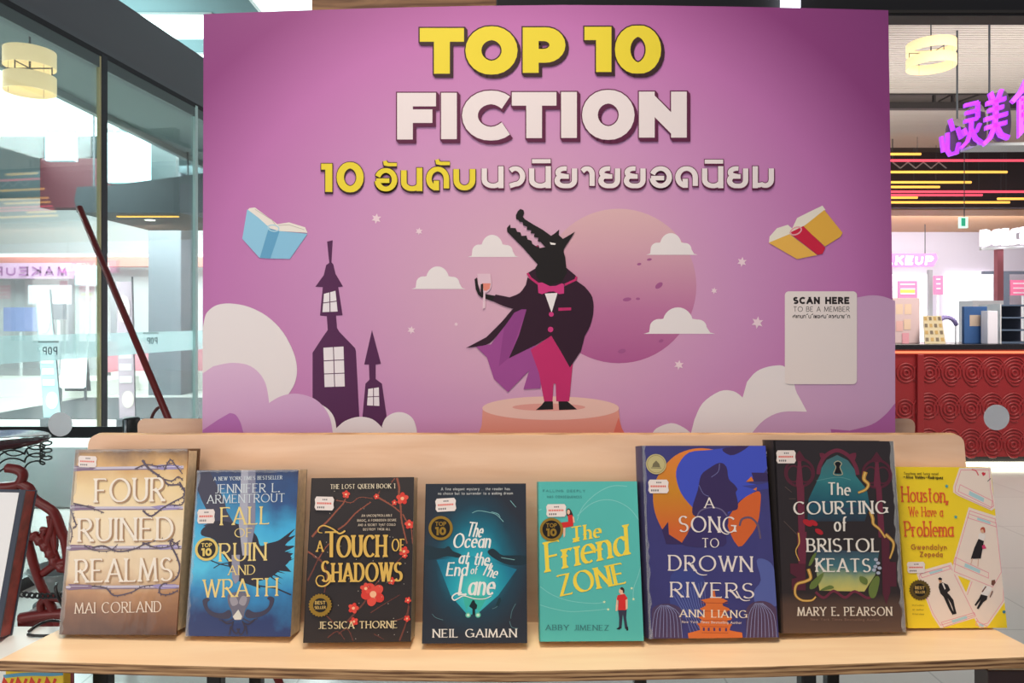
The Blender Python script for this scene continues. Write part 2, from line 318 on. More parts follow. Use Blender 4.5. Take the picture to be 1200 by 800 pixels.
def glyph(ch, sx, sy, thick, thin, serif=0, grow=0, slant=0, rnd=False, phi=.25):
    """polygons of one letter; sx, sy scale the skeleton; grow fattens it for an outline"""
    st = strokes(ch); out = []
    allp = [p for s, _ in st for p in s]
    if not allp: return out
    x0, x1 = min(p[0] for p in allp) * sx, max(p[0] for p in allp) * sx; y0, y1 = min(p[1] for p in allp) * sy, max(p[1] for p in allp) * sy
    hx = thick / 2 + grow; hy = thin / 2 + grow
    from collections import Counter
    cnt = Counter(); diag = Counter()
    for s, arc in st:
        for e, o in ((s[0], s[1] if len(s) > 1 else s[0]), (s[-1], s[-2] if len(s) > 1 else s[-1])):
            k = (round(e[0], 2), round(e[1], 2)); cnt[k] += 1
            if abs(e[0] - o[0]) > .03 and abs(e[1] - o[1]) > .2: diag[k] += 1
    for s, arc in st:
        q = [(p[0] * sx, p[1] * sy) for p in s]
        dg = False
        if len(q) == 2:
            d = Vector(q[1]) - Vector(q[0]); dg = abs(d.x) > .03 * sx and abs(d.y) > .05 * sy
            if dg or thick == thin or phi == 0:
                u = d.normalized() * (thick * .8 if dg else ((thick if abs(d.x) > abs(d.y) else thin) / 2 + grow)); q = [tuple(Vector(q[0]) - u), tuple(Vector(q[1]) + u)]
        elif thick == thin and not arc:
            pass
        for poly in sweep(q, thick + 2 * grow, thin + 2 * grow, phi):
            if not rnd:
                for ax, lim, kl in ((1, y1 + hy, True), (1, y0 - hy, False), (0, x1 + hx, True), (0, x0 - hx, False)):
                    poly = clip(poly, ax, lim, kl) if poly else poly
            if len(poly) > 2: out.append(poly)
        if rnd:
            for e in (q[0], q[-1]): out.append(ell(e[0], e[1], thick * .45, thick * .45, 10))
        if serif and len(s) > 1:
            for e, o in ((s[0], s[1]), (s[-1], s[-2])):
                k = (round(e[0], 2), round(e[1], 2)); dx, dy = o[0] - e[0], o[1] - e[1]
                if arc and len(s) > 2 and abs(dx) > .02: continue
                if abs(dy) > abs(dx) * .6:
                    if cnt[k] > 1 and diag[k] > 0 and not (diag[k] == 1 and abs(dx) < .03): continue
                    sw = thick * .5 + serif; ey = e[1] * sy; ex = e[0] * sx; up = thin * .55 * (1 if dy > 0 else -1)
                    out.append([(ex - sw, ey - thin * .5), (ex + sw, ey - thin * .5), (ex + sw, ey + thin * .5), (ex - sw, ey + thin * .5)])
                    out.append([(ex - sw, ey + up * .6), (ex + sw, ey + up * .6), (ex + thick * .42, ey + up * 3.2), (ex - thick * .42, ey + up * 3.2)])
                elif cnt[k] == 1 and abs(dy) < .02 and s[0][1] in (0, 1):
                    ex, ey = e[0] * sx, e[1] * sy; sg = 1 if ey < .5 * sy else -1; out.append([(ex - thin * .5, ey), (ex + thin * .6, ey), (ex + thin * .6, ey + sg * serif * 1.7), (ex - thin * 1.6, ey + sg * thin * .3)])
    if slant: out = [[(x + y * slant, y) for x, y in p] for p in out]
    return out
def gwidth(ch):
    if ch == ' ': return .32
    a = [p[0] for s, _ in strokes(ch) for p in s]
    return max(a) if a else .3

class Art:
    """flat printing on a sheet: picture coordinates -> the sheet by the function T(x, y, lift)"""
    def __init__(s, T, step=1.3e-5, lift=3e-5, lim=None): s.T, s.step, s.l, s.k, s.lim = T, step, lift, 0, lim
    def cut(s, pts):                                             # keep printing inside the sheet's corners
        if s.lim:
            for i in range(4):
                (ax, ay), (bx_, by_) = s.lim[i], s.lim[(i + 1) % 4]; out = []
                f = lambda p: (bx_ - ax) * (p[1] - ay) - (by_ - ay) * (p[0] - ax)
                for j in range(len(pts)):
                    a, b = pts[j - 1], pts[j]; fa, fb = f(a), f(b)
                    if (fa >= 0) != (fb >= 0): t = fa / (fa - fb); out.append((a[0] + (b[0] - a[0]) * t, a[1] + (b[1] - a[1]) * t))
                    if fb >= 0: out.append(tuple(b))
                pts = out
                if len(pts) < 3: return []
        return pts
    def nxt(s): s.l += s.step; return s.l
    def up(s, l): s.k = (s.k + 1) % 23; return l + s.k * 5e-7      # overlapping strokes of one ink never share a plane
    def fill(s, mb, pts, m, lift=None):
        l = s.nxt() if lift is None else lift
        pts = s.cut([tuple(p) for p in pts])
        if pts: mb.face([s.T(x, y, l) for x, y in pts], m)
    def line(s, mb, pts, wd, m, lift=None, closed=False):
        l = s.nxt() if lift is None else lift
        if closed: pts = list(pts) + [pts[0]]
        for q in sweep(pts, wd, wd):
            u = s.up(l); q = s.cut(q)
            if q: mb.face([s.T(x, y, u) for x, y in q], m)
    def taper(s, mb, pts, w0, w1, m):
        l = s.nxt(); n = len(pts)
        for i in range(n - 1):
            a, b = Vector(pts[i]), Vector(pts[i + 1]); d = (b - a); d = d.normalized() if d.length else Vector((1, 0)); nn = Vector((-d.y, d.x))
            wa, wb = w0 + (w1 - w0) * i / (n - 1), w0 + (w1 - w0) * (i + 1) / (n - 1); e = d * .15 * wa
            u = s.up(l); c4 = s.cut([tuple(q) for q in (a + nn * wa / 2 - e, a - nn * wa / 2 - e, b - nn * wb / 2 + e, b + nn * wb / 2 + e)])
            if c4: mb.face([s.T(*q, u) for q in c4], m)
    def text(s, mb, t, x, y, h, m, width=None, thick=.14, thin=None, serif=0, slant=0, rot=0, sp=.2, grow=0, lift=None, dx=0, dy=0, rnd=False, center=None, wob=None):
        """baseline starts at (x, y); h = cap height; width squeezes the line; rot turns it anticlockwise (degrees)"""
        thin = thick if thin is None else thin; l = s.nxt() if lift is None else lift
        tn = thin * h; hs = h - tn; tk = thick * h
        gap = (sp * .75 + thick * .9) * h; W = sum(gwidth(c) for c in t) * hs + (len(t) - 1) * gap
        nat = W + tk; k = (width - tk) / max(1e-6, W) if width else 1
        if k < 1: tk *= k ** .5
        xx = tk / 2
        if center is not None: x = center - (width or nat) / 2
        c, sn = math.cos(R(rot)), math.sin(R(rot))
        for i, ch in enumerate(t):
            if ch != ' ':
                oy = wob[i % len(wob)] * h if wob else 0
                for poly in glyph(ch, hs * k, hs, tk, tn, serif * h, grow, slant, rnd):
                    q = []; lu = s.up(l)
                    for u, v in poly:
                        u += xx + dx; v += tn / 2 - dy + oy
                        q.append(s.T(x + u * c - v * sn, y - (u * sn + v * c), lu))
                    mb.face(q, m)
            xx += (gwidth(ch) * hs + gap) * k
    def boxed(s, mb, ch, x0, x1, y0, y1, sw, m, grow=0, dx=0, dy=0, lift=None, tn=.85):
        """a bold even-stroke letter that fills the picture box x0..x1, y0 (top)..y1 (bottom)"""
        l = s.nxt() if lift is None else lift
        sx = (x1 - x0 - sw) / max(gwidth(ch), 1e-6) if gwidth(ch) > .01 else 1; th = sw * tn; sy = y1 - y0 - th
        for poly in glyph(ch, sx, sy, sw, th, 0, grow, phi=0):
            lu = s.up(l); mb.face([s.T(x0 + sw / 2 + u + dx, y1 - th / 2 - v + dy, lu) for u, v in poly], m)
def zoom(x0, y0, s): return lambda pts: [(x0 + x / s, y0 + y / s) for x, y in pts]

# ------------------------------------------------------------------ common materials
PLY = wood_mat('plywood_face', (244, 208, 166), (252, 222, 182)); EDGE = ply_edge_mat()
PLYV = wood_mat('plywood_panel', (230, 190, 160), (240, 206, 180), 'X')
BLACK = mat('black_metal', (22, 24, 27), .4); WHITE = mat('white_paint', (232, 236, 236), .5); DGREY = mat('dark_grey_paint', (74, 80, 86), .55)
REDM = mat('dark_red_lacquer', (112, 28, 26), .35, bump=.1); STEEL = mat('brushed_steel', (190, 195, 200), .3, 1)
PAGE = mat('page_edges', (226, 206, 172), .8, noise=.12, nscale=120)
ZL = .944                                                    # top of the ledge the books stand on

# ------------------------------------------------------------------ structure
fl = MB(); fl.box(-14, 16, -3, 24, -.05, 0, tile_mat()); struct(fl, 'floor')

# ------------------------------------------------------------------ two-sided plywood display stand
st = thing('display_stand', 'two-sided plywood book display with a bowed front ledge and tilted back panel', 'display stand', (0, 1.08, 0))
m = MB()                                                     # ledge: gently bowed front edge
fp = [(0, .8735), (150, .864), (300, .8560), (450, .8495), (600, .8466), (750, .8515), (900, .8585), (1050, .869), (1200, .8825)]
fr = [Vector((( px - 600) / F * Y, Y, ZL)) for px, Y in fp]
fr[0].x = -.612; fr.append(Vector((.645, .886, ZL))); 
top = fr + [Vector((.629, .985, ZL)), Vector((-.588, .985, ZL))]
m.face(top, PLY); m.face([p - Vector((0, 0, .0125)) for p in top], PLY)
n = len(top)
m.add(top + [p - Vector((0, 0, .0125)) for p in top], [(i, (i + 1) % n, n + (i + 1) % n, n + i) for i in range(n)], EDGE)
tag(m.build('ledge', st), 'plywood ledge with layered front edge')
def panel(x0, x1, yb, yt, zb, zt, th, r=.012):
    pts = []
    for cx, cz, a in ((x1 - r, zt - r, 0), (x0 + r, zt - r, 90)):
        for k in range(5): t = R(a + 90 * k / 4); pts.append((cx + r * math.cos(t), cz + r * math.sin(t)))
    pts = [(x1, zb)] + pts + [(x0, zb)]
    p3 = [Vector((x, yb + (yt - yb) * (z - zb) / (zt - zb), z)) for x, z in pts]
    mm = MB(); N = len(p3); d = Vector((0, th, th * .12 * (1 if yt > yb else -1)))
    mm.face(p3, PLYV); mm.face([p + d for p in p3], PLYV)
    mm.add(p3 + [p + d for p in p3], [(i, (i + 1) % N, N + (i + 1) % N, N + i) for i in range(N)], EDGE)
    return mm
panel(-.587, .6265, .983, 1.018, ZL - .012, 1.19, .011).build('back_panel', st)
panel(-.578, .622, 1.172, 1.142, ZL - .012, 1.196, -.011).build('rear_panel', st)
m = MB(); m.box(-.578, .622, 1.172, 1.30, ZL - .0125, ZL, PLY); m.build('rear_ledge', st)
m = MB(); m.box(-.56, .60, .99, 1.16, ZL - .06, ZL - .0135, BLACK); m.build('support_bar', st)
for x, y in ((-.52, .935), (-.4, 1.15), (.375, .935), (.5, 1.15), (-.395, .98), (.2, 1.15)):
    mm = MB(); mm.bevbox(x - .0095, x + .0095, y - .0095, y + .0095, 0, ZL - .0135, .002, BLACK); mm.build('leg', st)
m = MB(); m.bevbox(-.612, .71, .80, 1.02, .60, .615, .003, PLY); m.build('lower_shelf', st)

# ------------------------------------------------------------------ printed board behind the books
YB = 1.08
def Tb(px, py, lift): return P(px, py, YB) + Vector((0, -lift, 0))
bx = lambda px: (px - 600) / F * YB
bz = lambda py: HC + (HY - py) / F * YB
zc, zt_ = bz(515), bz(8)
bo = thing('poster_board', 'large purple TOP 10 FICTION poster board standing behind the row of books', 'poster board', (0, YB, ZL))
print_bg = gmat('poster_purple', 'radial', [(0, (224, 182, 200)), (.22, (216, 170, 200)), (.5, (206, 148, 198)), (.78, (194, 118, 184)), (1, (152, 70, 138))],
                cx=bx(625), cz=bz(340) - ZL, sx=.60, sz=.50, rough=.38)
out = [(238, 707.5), (237.5, 400), (238, 200), (238.5, 16.5), (345, 12.4), (450, 9.2), (560, 6.8), (660, 5.8), (760, 6.3), (860, 7.8), (950, 9.6), (1041, 12), (1043, 150), (1046, 350), (1048.5, 515), (1049, 707.5)]
m = MB(); m.prism([P(x, y, YB) for x, y in out], (0, .006, 0), print_bg); m.v = m.v
tag(m.build('printed_sheet', bo), 'purple gradient sheet')
m = MB(); A = Art(Tb)
B1, B2, B3, B4 = zoom(230, 230, 2.758), zoom(530, 230, 2.758), zoom(760, 230, 2.76), zoom(540, 240, 6.667)
cloudw, mauve, mauve2 = ink(236, 230, 234), ink(214, 176, 214), ink(206, 166, 206)
dk = ink(84, 34, 82)
def part(name, label=None, parent=None):
    global m
    o = m.build(name, parent or bo); tag(o, label); m = MB(); return o
# moon
A.fill(m, ell(725, 335, 91, 90.5, 64), gmat('moon_face', 'z', [(0, (176, 92, 150)), (.35, (192, 120, 166)), (.75, (214, 166, 184)), (1, (222, 182, 188))], cz=bz(425) - ZL, sz=.226))
for c in ((565, 333, 14, 6, -8), (600, 331, 7, 4, 0), (668, 288, 14, 8, -38), (604, 219, 7, 4, -10), (637, 204, 8, 4, -10), (548, 500, 13, 7, -12), (675, 467, 8, 5, -20)):
    A.fill(m, B2(ell(c[0], c[1], c[2], c[3], 20, rot=c[4])), ink(164, 88, 144))
part('printed_moon', 'pink printed full moon')
# clouds and stars
def cloud(x0, x1, y0, y1):
    w_ = x1 - x0; h_ = y1 - y0; cx = x0 + w_ * .48
    pts = [(x0, y1), (x0 + .08 * w_, y1 - .06 * h_)] + ell(x0 + .22 * w_, y1 - .26 * h_, .13 * w_, .30 * h_, 8, 180, 280) + ell(cx, y1 - .42 * h_, .21 * w_, .58 * h_, 14, 195, 345) + ell(x0 + .76 * w_, y1 - .26 * h_, .12 * w_, .28 * h_, 8, 265, 360) + [(x1 - .07 * w_, y1 - .05 * h_), (x1, y1)]
    A.fill(m, pts, cloudw)
for c in ((482, 546, 312, 338.5), (548, 608, 275, 301), (757, 817.5, 273, 298.5), (754, 838, 360, 391)):
    cloud(*c); part('printed_cloud')
def star(x, y, r):
    A.fill(m, [(x + (r if k % 2 == 0 else r * .48) * math.sin(R(30 * k + 8)), y - (r if k % 2 == 0 else r * .48) * math.cos(R(30 * k + 8))) for k in range(12)], ink(240, 214, 228))
for (zf, lst) in ((B1, ((582, 72, 6.2), (720, 113, 4.6), (695, 432, 5), (840, 413, 2.6))), (B3, ((302, 212, 6), (212, 305, 4), (352, 408, 7.4), (98, 545, 6)))):
    for x, y, r in lst: star(*zf([(x, y)])[0], r); part('printed_star')
# towers
A.fill(m, B1([(423, 146), (441, 142), (437, 213), (443, 220), (450, 250), (474, 291), (459, 293), (473, 384), (452, 385), (455, 425), (462, 437), (513, 490), (516, 500), (527, 712), (500, 790), (440, 790), (376, 660), (376, 505), (412, 450), (425, 432), (422, 387), (400, 385), (409, 293), (385, 292), (412, 255), (420, 222), (430, 215)]), dk)
for q, cols, rows in (([(413, 315), (450, 305), (457, 372), (408, 374)], 2, 2), ([(411, 489), (476, 485), (480, 614), (415, 616)], 2, 3)):
    if cols == 2 and rows == 2: big = part('printed_tower', 'tall dark purple printed tower')
    A.fill(m, B1(q), ink(238, 232, 240)); l = A.nxt()
    lp = lambda a, b, t: (a[0] + (b[0] - a[0]) * t, a[1] + (b[1] - a[1]) * t)
    for k in range(1, cols): A.line(m, B1([lp(q[0], q[1], k / cols), lp(q[3], q[2], k / cols)]), 1, dk, l)
    for k in range(1, rows): A.line(m, B1([lp(q[0], q[3], k / rows), lp(q[1], q[2], k / rows)]), 1, dk, l)
    part('tower_window', 'white paned window', big)
A.fill(m, B1([(568, 432), (597, 541), (580, 543), (580, 590), (600, 605), (615, 708), (602, 770), (540, 770), (537, 714), (547, 605), (560, 592), (558, 543), (543, 543)]), dk)
small = part('printed_tower', 'small dark purple printed tower'); q = [(556, 622), (590, 617), (592, 677), (552, 675)]
A.fill(m, B1(q), ink(238, 232, 240)); l = A.nxt()
A.line(m, B1([(573, 619), (573, 676)]), .9, dk, l); A.line(m, B1([(554, 648), (591, 646)]), .9, dk, l)
part('tower_window', 'white paned window', small)
# cloud banks
A.fill(m, B1([(20, 800), (21, 430)] + smooth_pts([(26, 400), (35, 375), (65, 352), (110, 346), (170, 357), (230, 388), (280, 438), (315, 505), (326, 560), (318, 605), (298, 640)], 4, False) + [(298, 800)]), cloudw)
A.fill(m, B1([(395, 800)] + smooth_pts([(395, 668), (425, 686), (446, 715), (454, 760), (452, 800)], 4, False)), cloudw)
A.fill(m, B1([(20, 800), (21, 572)] + smooth_pts([(55, 549), (110, 538), (165, 544), (203, 570), (226, 610), (236, 668)], 4, False) + smooth_pts([(240, 664), (275, 645), (320, 637), (370, 648), (405, 672), (430, 710), (441, 760), (441, 800)], 4, False)), gmat('cloud_mauve', 'z', [(0, (206, 158, 208)), (1, (224, 190, 224))], cz=bz(515) - ZL, sz=.13))
A.fill(m, B1([(20, 800), (21, 755), (70, 722)] + smooth_pts([(108, 700), (128, 706), (146, 738), (160, 800)], 4, False)), ink(182, 112, 186))
A.fill(m, B1([(446, 800)] + smooth_pts([(450, 752), (480, 726), (525, 712), (570, 720), (602, 748)], 4, False) + smooth_pts([(600, 742), (612, 716), (640, 699), (672, 699), (700, 718), (713, 757), (713, 800)], 4, False)), cloudw)
A.fill(m, B1(ell(540, 800, 52, 31, 24, 180, 360)), mauve)
part('printed_cloud_bank', 'white and mauve clouds at the lower left of the print')
A.fill(m, B3([(10, 800)] + smooth_pts([(8, 775), (25, 750), (72, 733), (110, 745), (137, 765)], 4, False) + smooth_pts([(148, 722), (175, 668), (230, 630), (275, 630), (304, 650)], 4, False) + smooth_pts([(318, 600), (350, 565), (400, 548), (445, 554), (480, 620), (515, 700), (515, 800)], 4, False)), cloudw)
A.fill(m, B3(ell(70, 800, 44, 32, 20, 180, 360)), mauve2)
A.fill(m, B3([(330, 800)] + smooth_pts([(330, 770), (372, 724), (430, 697), (512, 696)], 4, False) + smooth_pts([(490, 655), (470, 600), (470, 450), (560, 360), (690, 324), (750, 322), (797, 338)], 4, False) + [(797.5, 800)]), mauve2)
A.fill(m, B3([(588, 752)] + smooth_pts([(650, 757), (720, 738), (765, 706), (797, 668)], 4, False) + [(798, 800), (600, 800)]), ink(178, 104, 172))
part('printed_cloud_bank', 'white and mauve clouds at the lower right of the print')
# open books in the sky
A.fill(m, B1([(172, 38), (190, 36), (250, 80), (262, 90), (300, 84), (352, 100), (360, 118), (268, 112), (240, 104), (165, 46)]), ink(238, 232, 226))
A.fill(m, B1([(165, 42), (200, 68), (240, 104), (238, 201), (205, 199), (149, 137)]), ink(146, 204, 236)); A.fill(m, B1([(268, 112), (360, 121), (303, 202), (238, 201)]), ink(138, 198, 232))
A.fill(m, B1([(234, 104), (270, 112), (240, 201), (206, 198)]), ink(98, 166, 208))
A.line(m, B1(ell(250, 103, 18, 10, 16, rot=10)), 1.2, ink(176, 216, 236), closed=True); A.line(m, B1([(190, 42), (245, 76), (256, 92)]), .6, ink(190, 182, 178)); A.line(m, B1([(266, 94), (300, 92), (350, 108)]), .6, ink(190, 182, 178))
part('printed_open_book', 'pale blue printed open book')
A.fill(m, B3([(389, 150), (391, 130), (415, 103), (450, 92), (464, 104), (480, 70), (520, 50), (562, 30), (572, 44), (480, 112), (455, 128)]), ink(236, 230, 218))
A.fill(m, B3([(388, 150), (456, 122), (545, 190), (480, 203)]), ink(236, 184, 84)); A.fill(m, B3([(500, 98), (568, 44), (627, 118), (620, 131), (570, 162)]), ink(232, 178, 70))
A.fill(m, B3([(455, 118), (500, 96), (571, 166), (562, 186), (546, 189)]), ink(206, 30, 66)); A.line(m, B3(ell(476, 112, 19, 11, 16, rot=-25)), 1.6, ink(232, 170, 178), closed=True)
part('printed_open_book', 'yellow printed open book with red spine')
# rock pedestal
A.fill(m, B2([(98, 690), (95, 740), (72, 800), (575, 800), (545, 752), (538, 690)]), gmat('pedestal_side', 'z', [(0, (226, 148, 130)), (1, (226, 158, 146))], cz=bz(515) - ZL, sz=.05))
A.fill(m, B2([(515, 782), (537, 714), (548, 750), (578, 800), (515, 800)]), ink(222, 118, 104))
A.fill(m, B2(ell(318, 684, 221, 38, 48)), ink(236, 196, 186)); A.fill(m, B2(ell(312, 681, 118, 12, 30)), ink(226, 160, 152))
part('printed_pedestal', 'coral printed rock pedestal')
# gentleman wolf in evening dress
blk, jak, mag, pnk = ink(26, 20, 22), ink(48, 18, 40), ink(196, 44, 110), ink(208, 58, 130)
cape = ink(160, 76, 152)
A.fill(m, B2([(75, 484), (125, 478), (185, 395), (243, 352), (238, 430), (200, 515), (265, 480), (290, 500), (285, 620), (230, 623), (248, 563), (180, 632), (135, 590), (112, 520)]), cape)
A.fill(m, B2([(215, 355), (170, 405), (150, 550), (185, 520), (240, 365)]), ink(146, 66, 140))
A.fill(m, B2([(44, 490)] + smooth_pts([(110, 455), (160, 405), (200, 360), (240, 340)], 4, False) + [(230, 362)] + smooth_pts([(200, 376), (165, 425), (120, 474), (80, 485)], 4, False)), jak)
A.fill(m, B2([(320, 450), (253, 495), (280, 570), (297, 662), (324, 662), (327, 605), (334, 605), (336, 662), (378, 662), (389, 540), (375, 500)]), mag)
A.fill(m, B2([(298, 662), (325, 662), (326, 688), (270, 690), (287, 676)]), blk); A.fill(m, B2([(343, 662), (372, 662), (403, 688), (345, 690)]), blk)
A.fill(m, B2([(104, 315), (142, 322), (133, 340), (102, 329)]), blk)
A.fill(m, B2([(243, 262), (285, 285), (320, 300), (360, 292), (400, 272)] + smooth_pts([(428, 292), (452, 325), (456, 370), (446, 415), (428, 450)], 4, False) + [(415, 500), (380, 553), (350, 500), (320, 450), (270, 480), (183, 523), (215, 450), (240, 365)] + smooth_pts([(200, 364), (165, 354), (130, 338)], 3, False) + [(140, 317)] + smooth_pts([(185, 326), (218, 312), (238, 285)], 3, False)), jak)
A.fill(m, B4([(518, 535), (590, 492), (825, 492), (900, 555), (908, 582), (830, 625), (600, 640), (560, 600)]), jak)
A.line(m, B4([(520, 533), (545, 572), (612, 622)]), 2.6, mag); A.line(m, B4([(903, 560), (898, 584), (812, 624)]), 2.6, mag)
A.fill(m, B4([(445, 50), (465, 32), (490, 42), (495, 65), (484, 92), (500, 112), (560, 150), (640, 195), (705, 242), (735, 222), (768, 192), (764, 235), (798, 266), (892, 210), (805, 345), (803, 368), (816, 410), (824, 490), (830, 530), (790, 600), (700, 628), (630, 610), (590, 560), (582, 492), (600, 465), (490, 340), (362, 210), (360, 180), (385, 153), (388, 180), (428, 182), (440, 210), (465, 215), (475, 243), (512, 240), (522, 270), (552, 280), (560, 306), (586, 322), (605, 314), (615, 338), (660, 330), (622, 288), (600, 285), (606, 258), (570, 250), (577, 225), (545, 222), (550, 198), (515, 195), (517, 170), (488, 160), (482, 135), (458, 132), (450, 118), (432, 112), (430, 82)]), blk)
A.fill(m, B4([(694, 292), (742, 301), (738, 312), (704, 311)]), ink(240, 236, 236)); A.fill(m, B4([(588, 322), (603, 316), (600, 330)]), mag)
A.fill(m, B2([(299, 314), (340, 312), (321, 376)]), ink(240, 234, 238))
wolf = part('printed_wolf', 'black wolf in a dark tailcoat, pink trousers and cape holding a wine glass')
A.fill(m, B2([(276, 280), (290, 278), (315, 290), (332, 290), (354, 281), (361, 284), (361, 314), (345, 316), (328, 307), (312, 308), (290, 316), (278, 312)]), pnk)
part('bow_tie', 'pink bow tie', wolf)
for y, r in ((381, 8), (430, 9)): A.fill(m, B2(ell(320 - (y - 381) * .05, y, r, r, 14)), pnk)
A.fill(m, B2([(343, 360), (384, 359), (384, 368), (343, 370)]), mag)
part('jacket_trim', 'pink buttons and pocket edge', wolf)
A.fill(m, B2([(72, 268), (80, 262), (84, 290), (92, 312), (96, 284), (102, 284), (104, 322), (96, 328), (84, 318), (76, 300)]), blk)
A.fill(m, B2([(81, 250), (123, 250), (127, 284)] + smooth_pts([(125, 296), (116, 308), (105, 311), (95, 307)], 3, False) + [(84, 285)]), ink(228, 196, 214)); A.fill(m, B2([(97, 281), (124, 281), (121, 298), (110, 306), (102, 304)]), ink(230, 140, 126)); A.fill(m, B2([(92, 284), (100, 282), (100, 318), (92, 312)]), blk)
A.fill(m, B2([(101, 309), (107, 309), (107, 360), (98, 364)]), ink(232, 202, 218))
part('wine_glass', 'printed wine glass in a black paw', wolf)
# scan card (plain white where the code was)
rr = []
for cx, cy, a in ((660, 320, 270), (660, 594, 0), (453, 594, 90), (453, 320, 180)): rr += ell(cx, cy, 13, 13, 5, a, a + 90)
A.fill(m, B3(rr), ink(236, 226, 226))
tx = ink(34, 24, 28)
A.text(m, 'SCAN HERE', 929, 356.2, 8.4, tx, width=66, thick=.27, sp=.12)
A.text(m, 'TO BE A MEMBER', 929.3, 365.2, 6.2, tx, width=66, thick=.1, sp=.2)
A.text(m, '\u0e2a\u0e41\u0e01\u0e19\u0e17\u0e35\u0e48\u0e19\u0e35\u0e49\u0e40\u0e1e\u0e37\u0e48\u0e2d\u0e2a\u0e21\u0e31\u0e04\u0e23\u0e2a\u0e21\u0e32\u0e0a\u0e34\u0e01'.replace('\u0e48', '').replace('\u0e49', '').replace('\u0e37', ''), 928.3, 373, 4.2, tx, width=67.5, thick=.2, sp=.2)
part('printed_card', 'white printed card headed SCAN HERE')
# headline
def head(items, face_c, edge_c, sw, grow, dx, dy, swf=None):
    l1 = A.nxt(); l2 = A.nxt(); l3 = A.nxt()
    for ch, x0, x1, y0, y1 in items:
        s_ = sw; tn = .72 if ch == '0' else .86
        for k in range(5): A.boxed(m, ch, x0, x1, y0, y1, s_, edge_c, grow, dx * k / 4, dy * k / 4, l1, tn)
        A.boxed(m, ch, x0, x1, y0, y1, s_, face_c, 0, 0, 0, l3, tn)
yel, yed = ink(236, 216, 56), ink(52, 22, 30)
head([('T', 492, 543.8, 33.2, 86.6), ('O', 545.5, 606.5, 31.2, 87.6), ('\u03c1', 612.6, 662.5, 32.4, 85.6)], yel, yed, 18.6, 1.5, 2.6, 3.2)
part('headline_lettering', 'yellow TOP lettering')
head([('1', 684.8, 716.4, 31.8, 84.6), ('0', 720.5, 774.6, 30.4, 86.4)], yel, yed, 18, 1.5, 2.6, 3.2)
part('headline_lettering', 'large yellow numeral 10')
wht, wed = ink(236, 226, 230), ink(92, 24, 66)
head([('F', 465.5, 511, 109, 163.6), ('I', 517, 536, 109, 163.2), ('C', 541.5, 602, 106.4, 164.8), ('T', 599.8, 652, 108.2, 162), ('I', 657.5, 675.8, 108, 161.8), ('O', 682, 743.4, 105.6, 164), ('N', 748.6, 804.6, 107.6, 161.4)], wht, wed, 18.4, 1.3, 2.8, 3.4)
part('headline_lettering', 'white FICTION lettering')
Z1, Z2, Z3 = (lambda x: 370 + x / 6.316), (lambda x: 555 + x / 6.316), (lambda x: 735 + x / 6.316)
def thai(items, fc, ec):
    l1 = A.nxt(); l3 = A.nxt()
    for ch, x0, x1, y0, y1, s_ in items:
        for k in range(3): A.boxed(m, ch, x0, x1, y0, y1, s_, ec, .8, .2 * k / 2, 1.7 * k / 2, l1)
        A.boxed(m, ch, x0, x1, y0, y1, s_, fc, 0, 0, 0, l3)
G['-'] = "0,.5 1,.5"; G['~'] = "0,1 .06,.3 .3,.12 1,.12"
yy = lambda y: 180 + y / 6.316
thai([('1', Z1(42), Z1(124), yy(75), yy(284), 8.2), ('0', Z1(156), Z1(356), yy(64), yy(287), 8.6), ('\u0e2d', Z1(436), Z1(604), yy(108), yy(280), 6.4), ('~', Z1(498), Z1(616), yy(42), yy(98), 4.6), ('\u0e19', Z1(632), Z1(790), yy(106), yy(278), 6.6),
      ('\u0e14', Z1(818), Z1(988), yy(98), yy(275), 6.4), ('~', Z1(884), Z1(1008), yy(32), yy(90), 4.6), ('\u0e1a', Z1(1020), Z1(1182), yy(97), yy(272), 6.6)], yel, yed)
part('headline_lettering', 'yellow numeral 10 and Thai lettering')
wt = []
for ch, a, b, zz in (('\u0e19', 60, 222, Z2), ('\u0e27', 248, 382, Z2), ('\u0e19', 410, 572, Z2), ('\u0e22', 598, 766, Z2), ('\u0e32', 784, 896, Z2), ('\u0e22', 922, 1084, Z2), ('\u0e22', 1110, 1272, Z2), ('\u0e2d', 163, 330, Z3), ('\u0e14', 354, 522, Z3), ('\u0e19', 552, 710, Z3), ('\u0e22', 736, 894, Z3), ('\u0e21', 926, 1084, Z3)):
    wt.append((ch, zz(a), zz(b), yy(94), yy(256), 6.2))
wt += [('-', Z2(432), Z2(570), yy(38), yy(76), 5.6), ('-', Z3(572), Z3(708), yy(42), yy(78), 5.6)]
thai(wt, wht, wed)
part('headline_lettering', 'white Thai lettering')

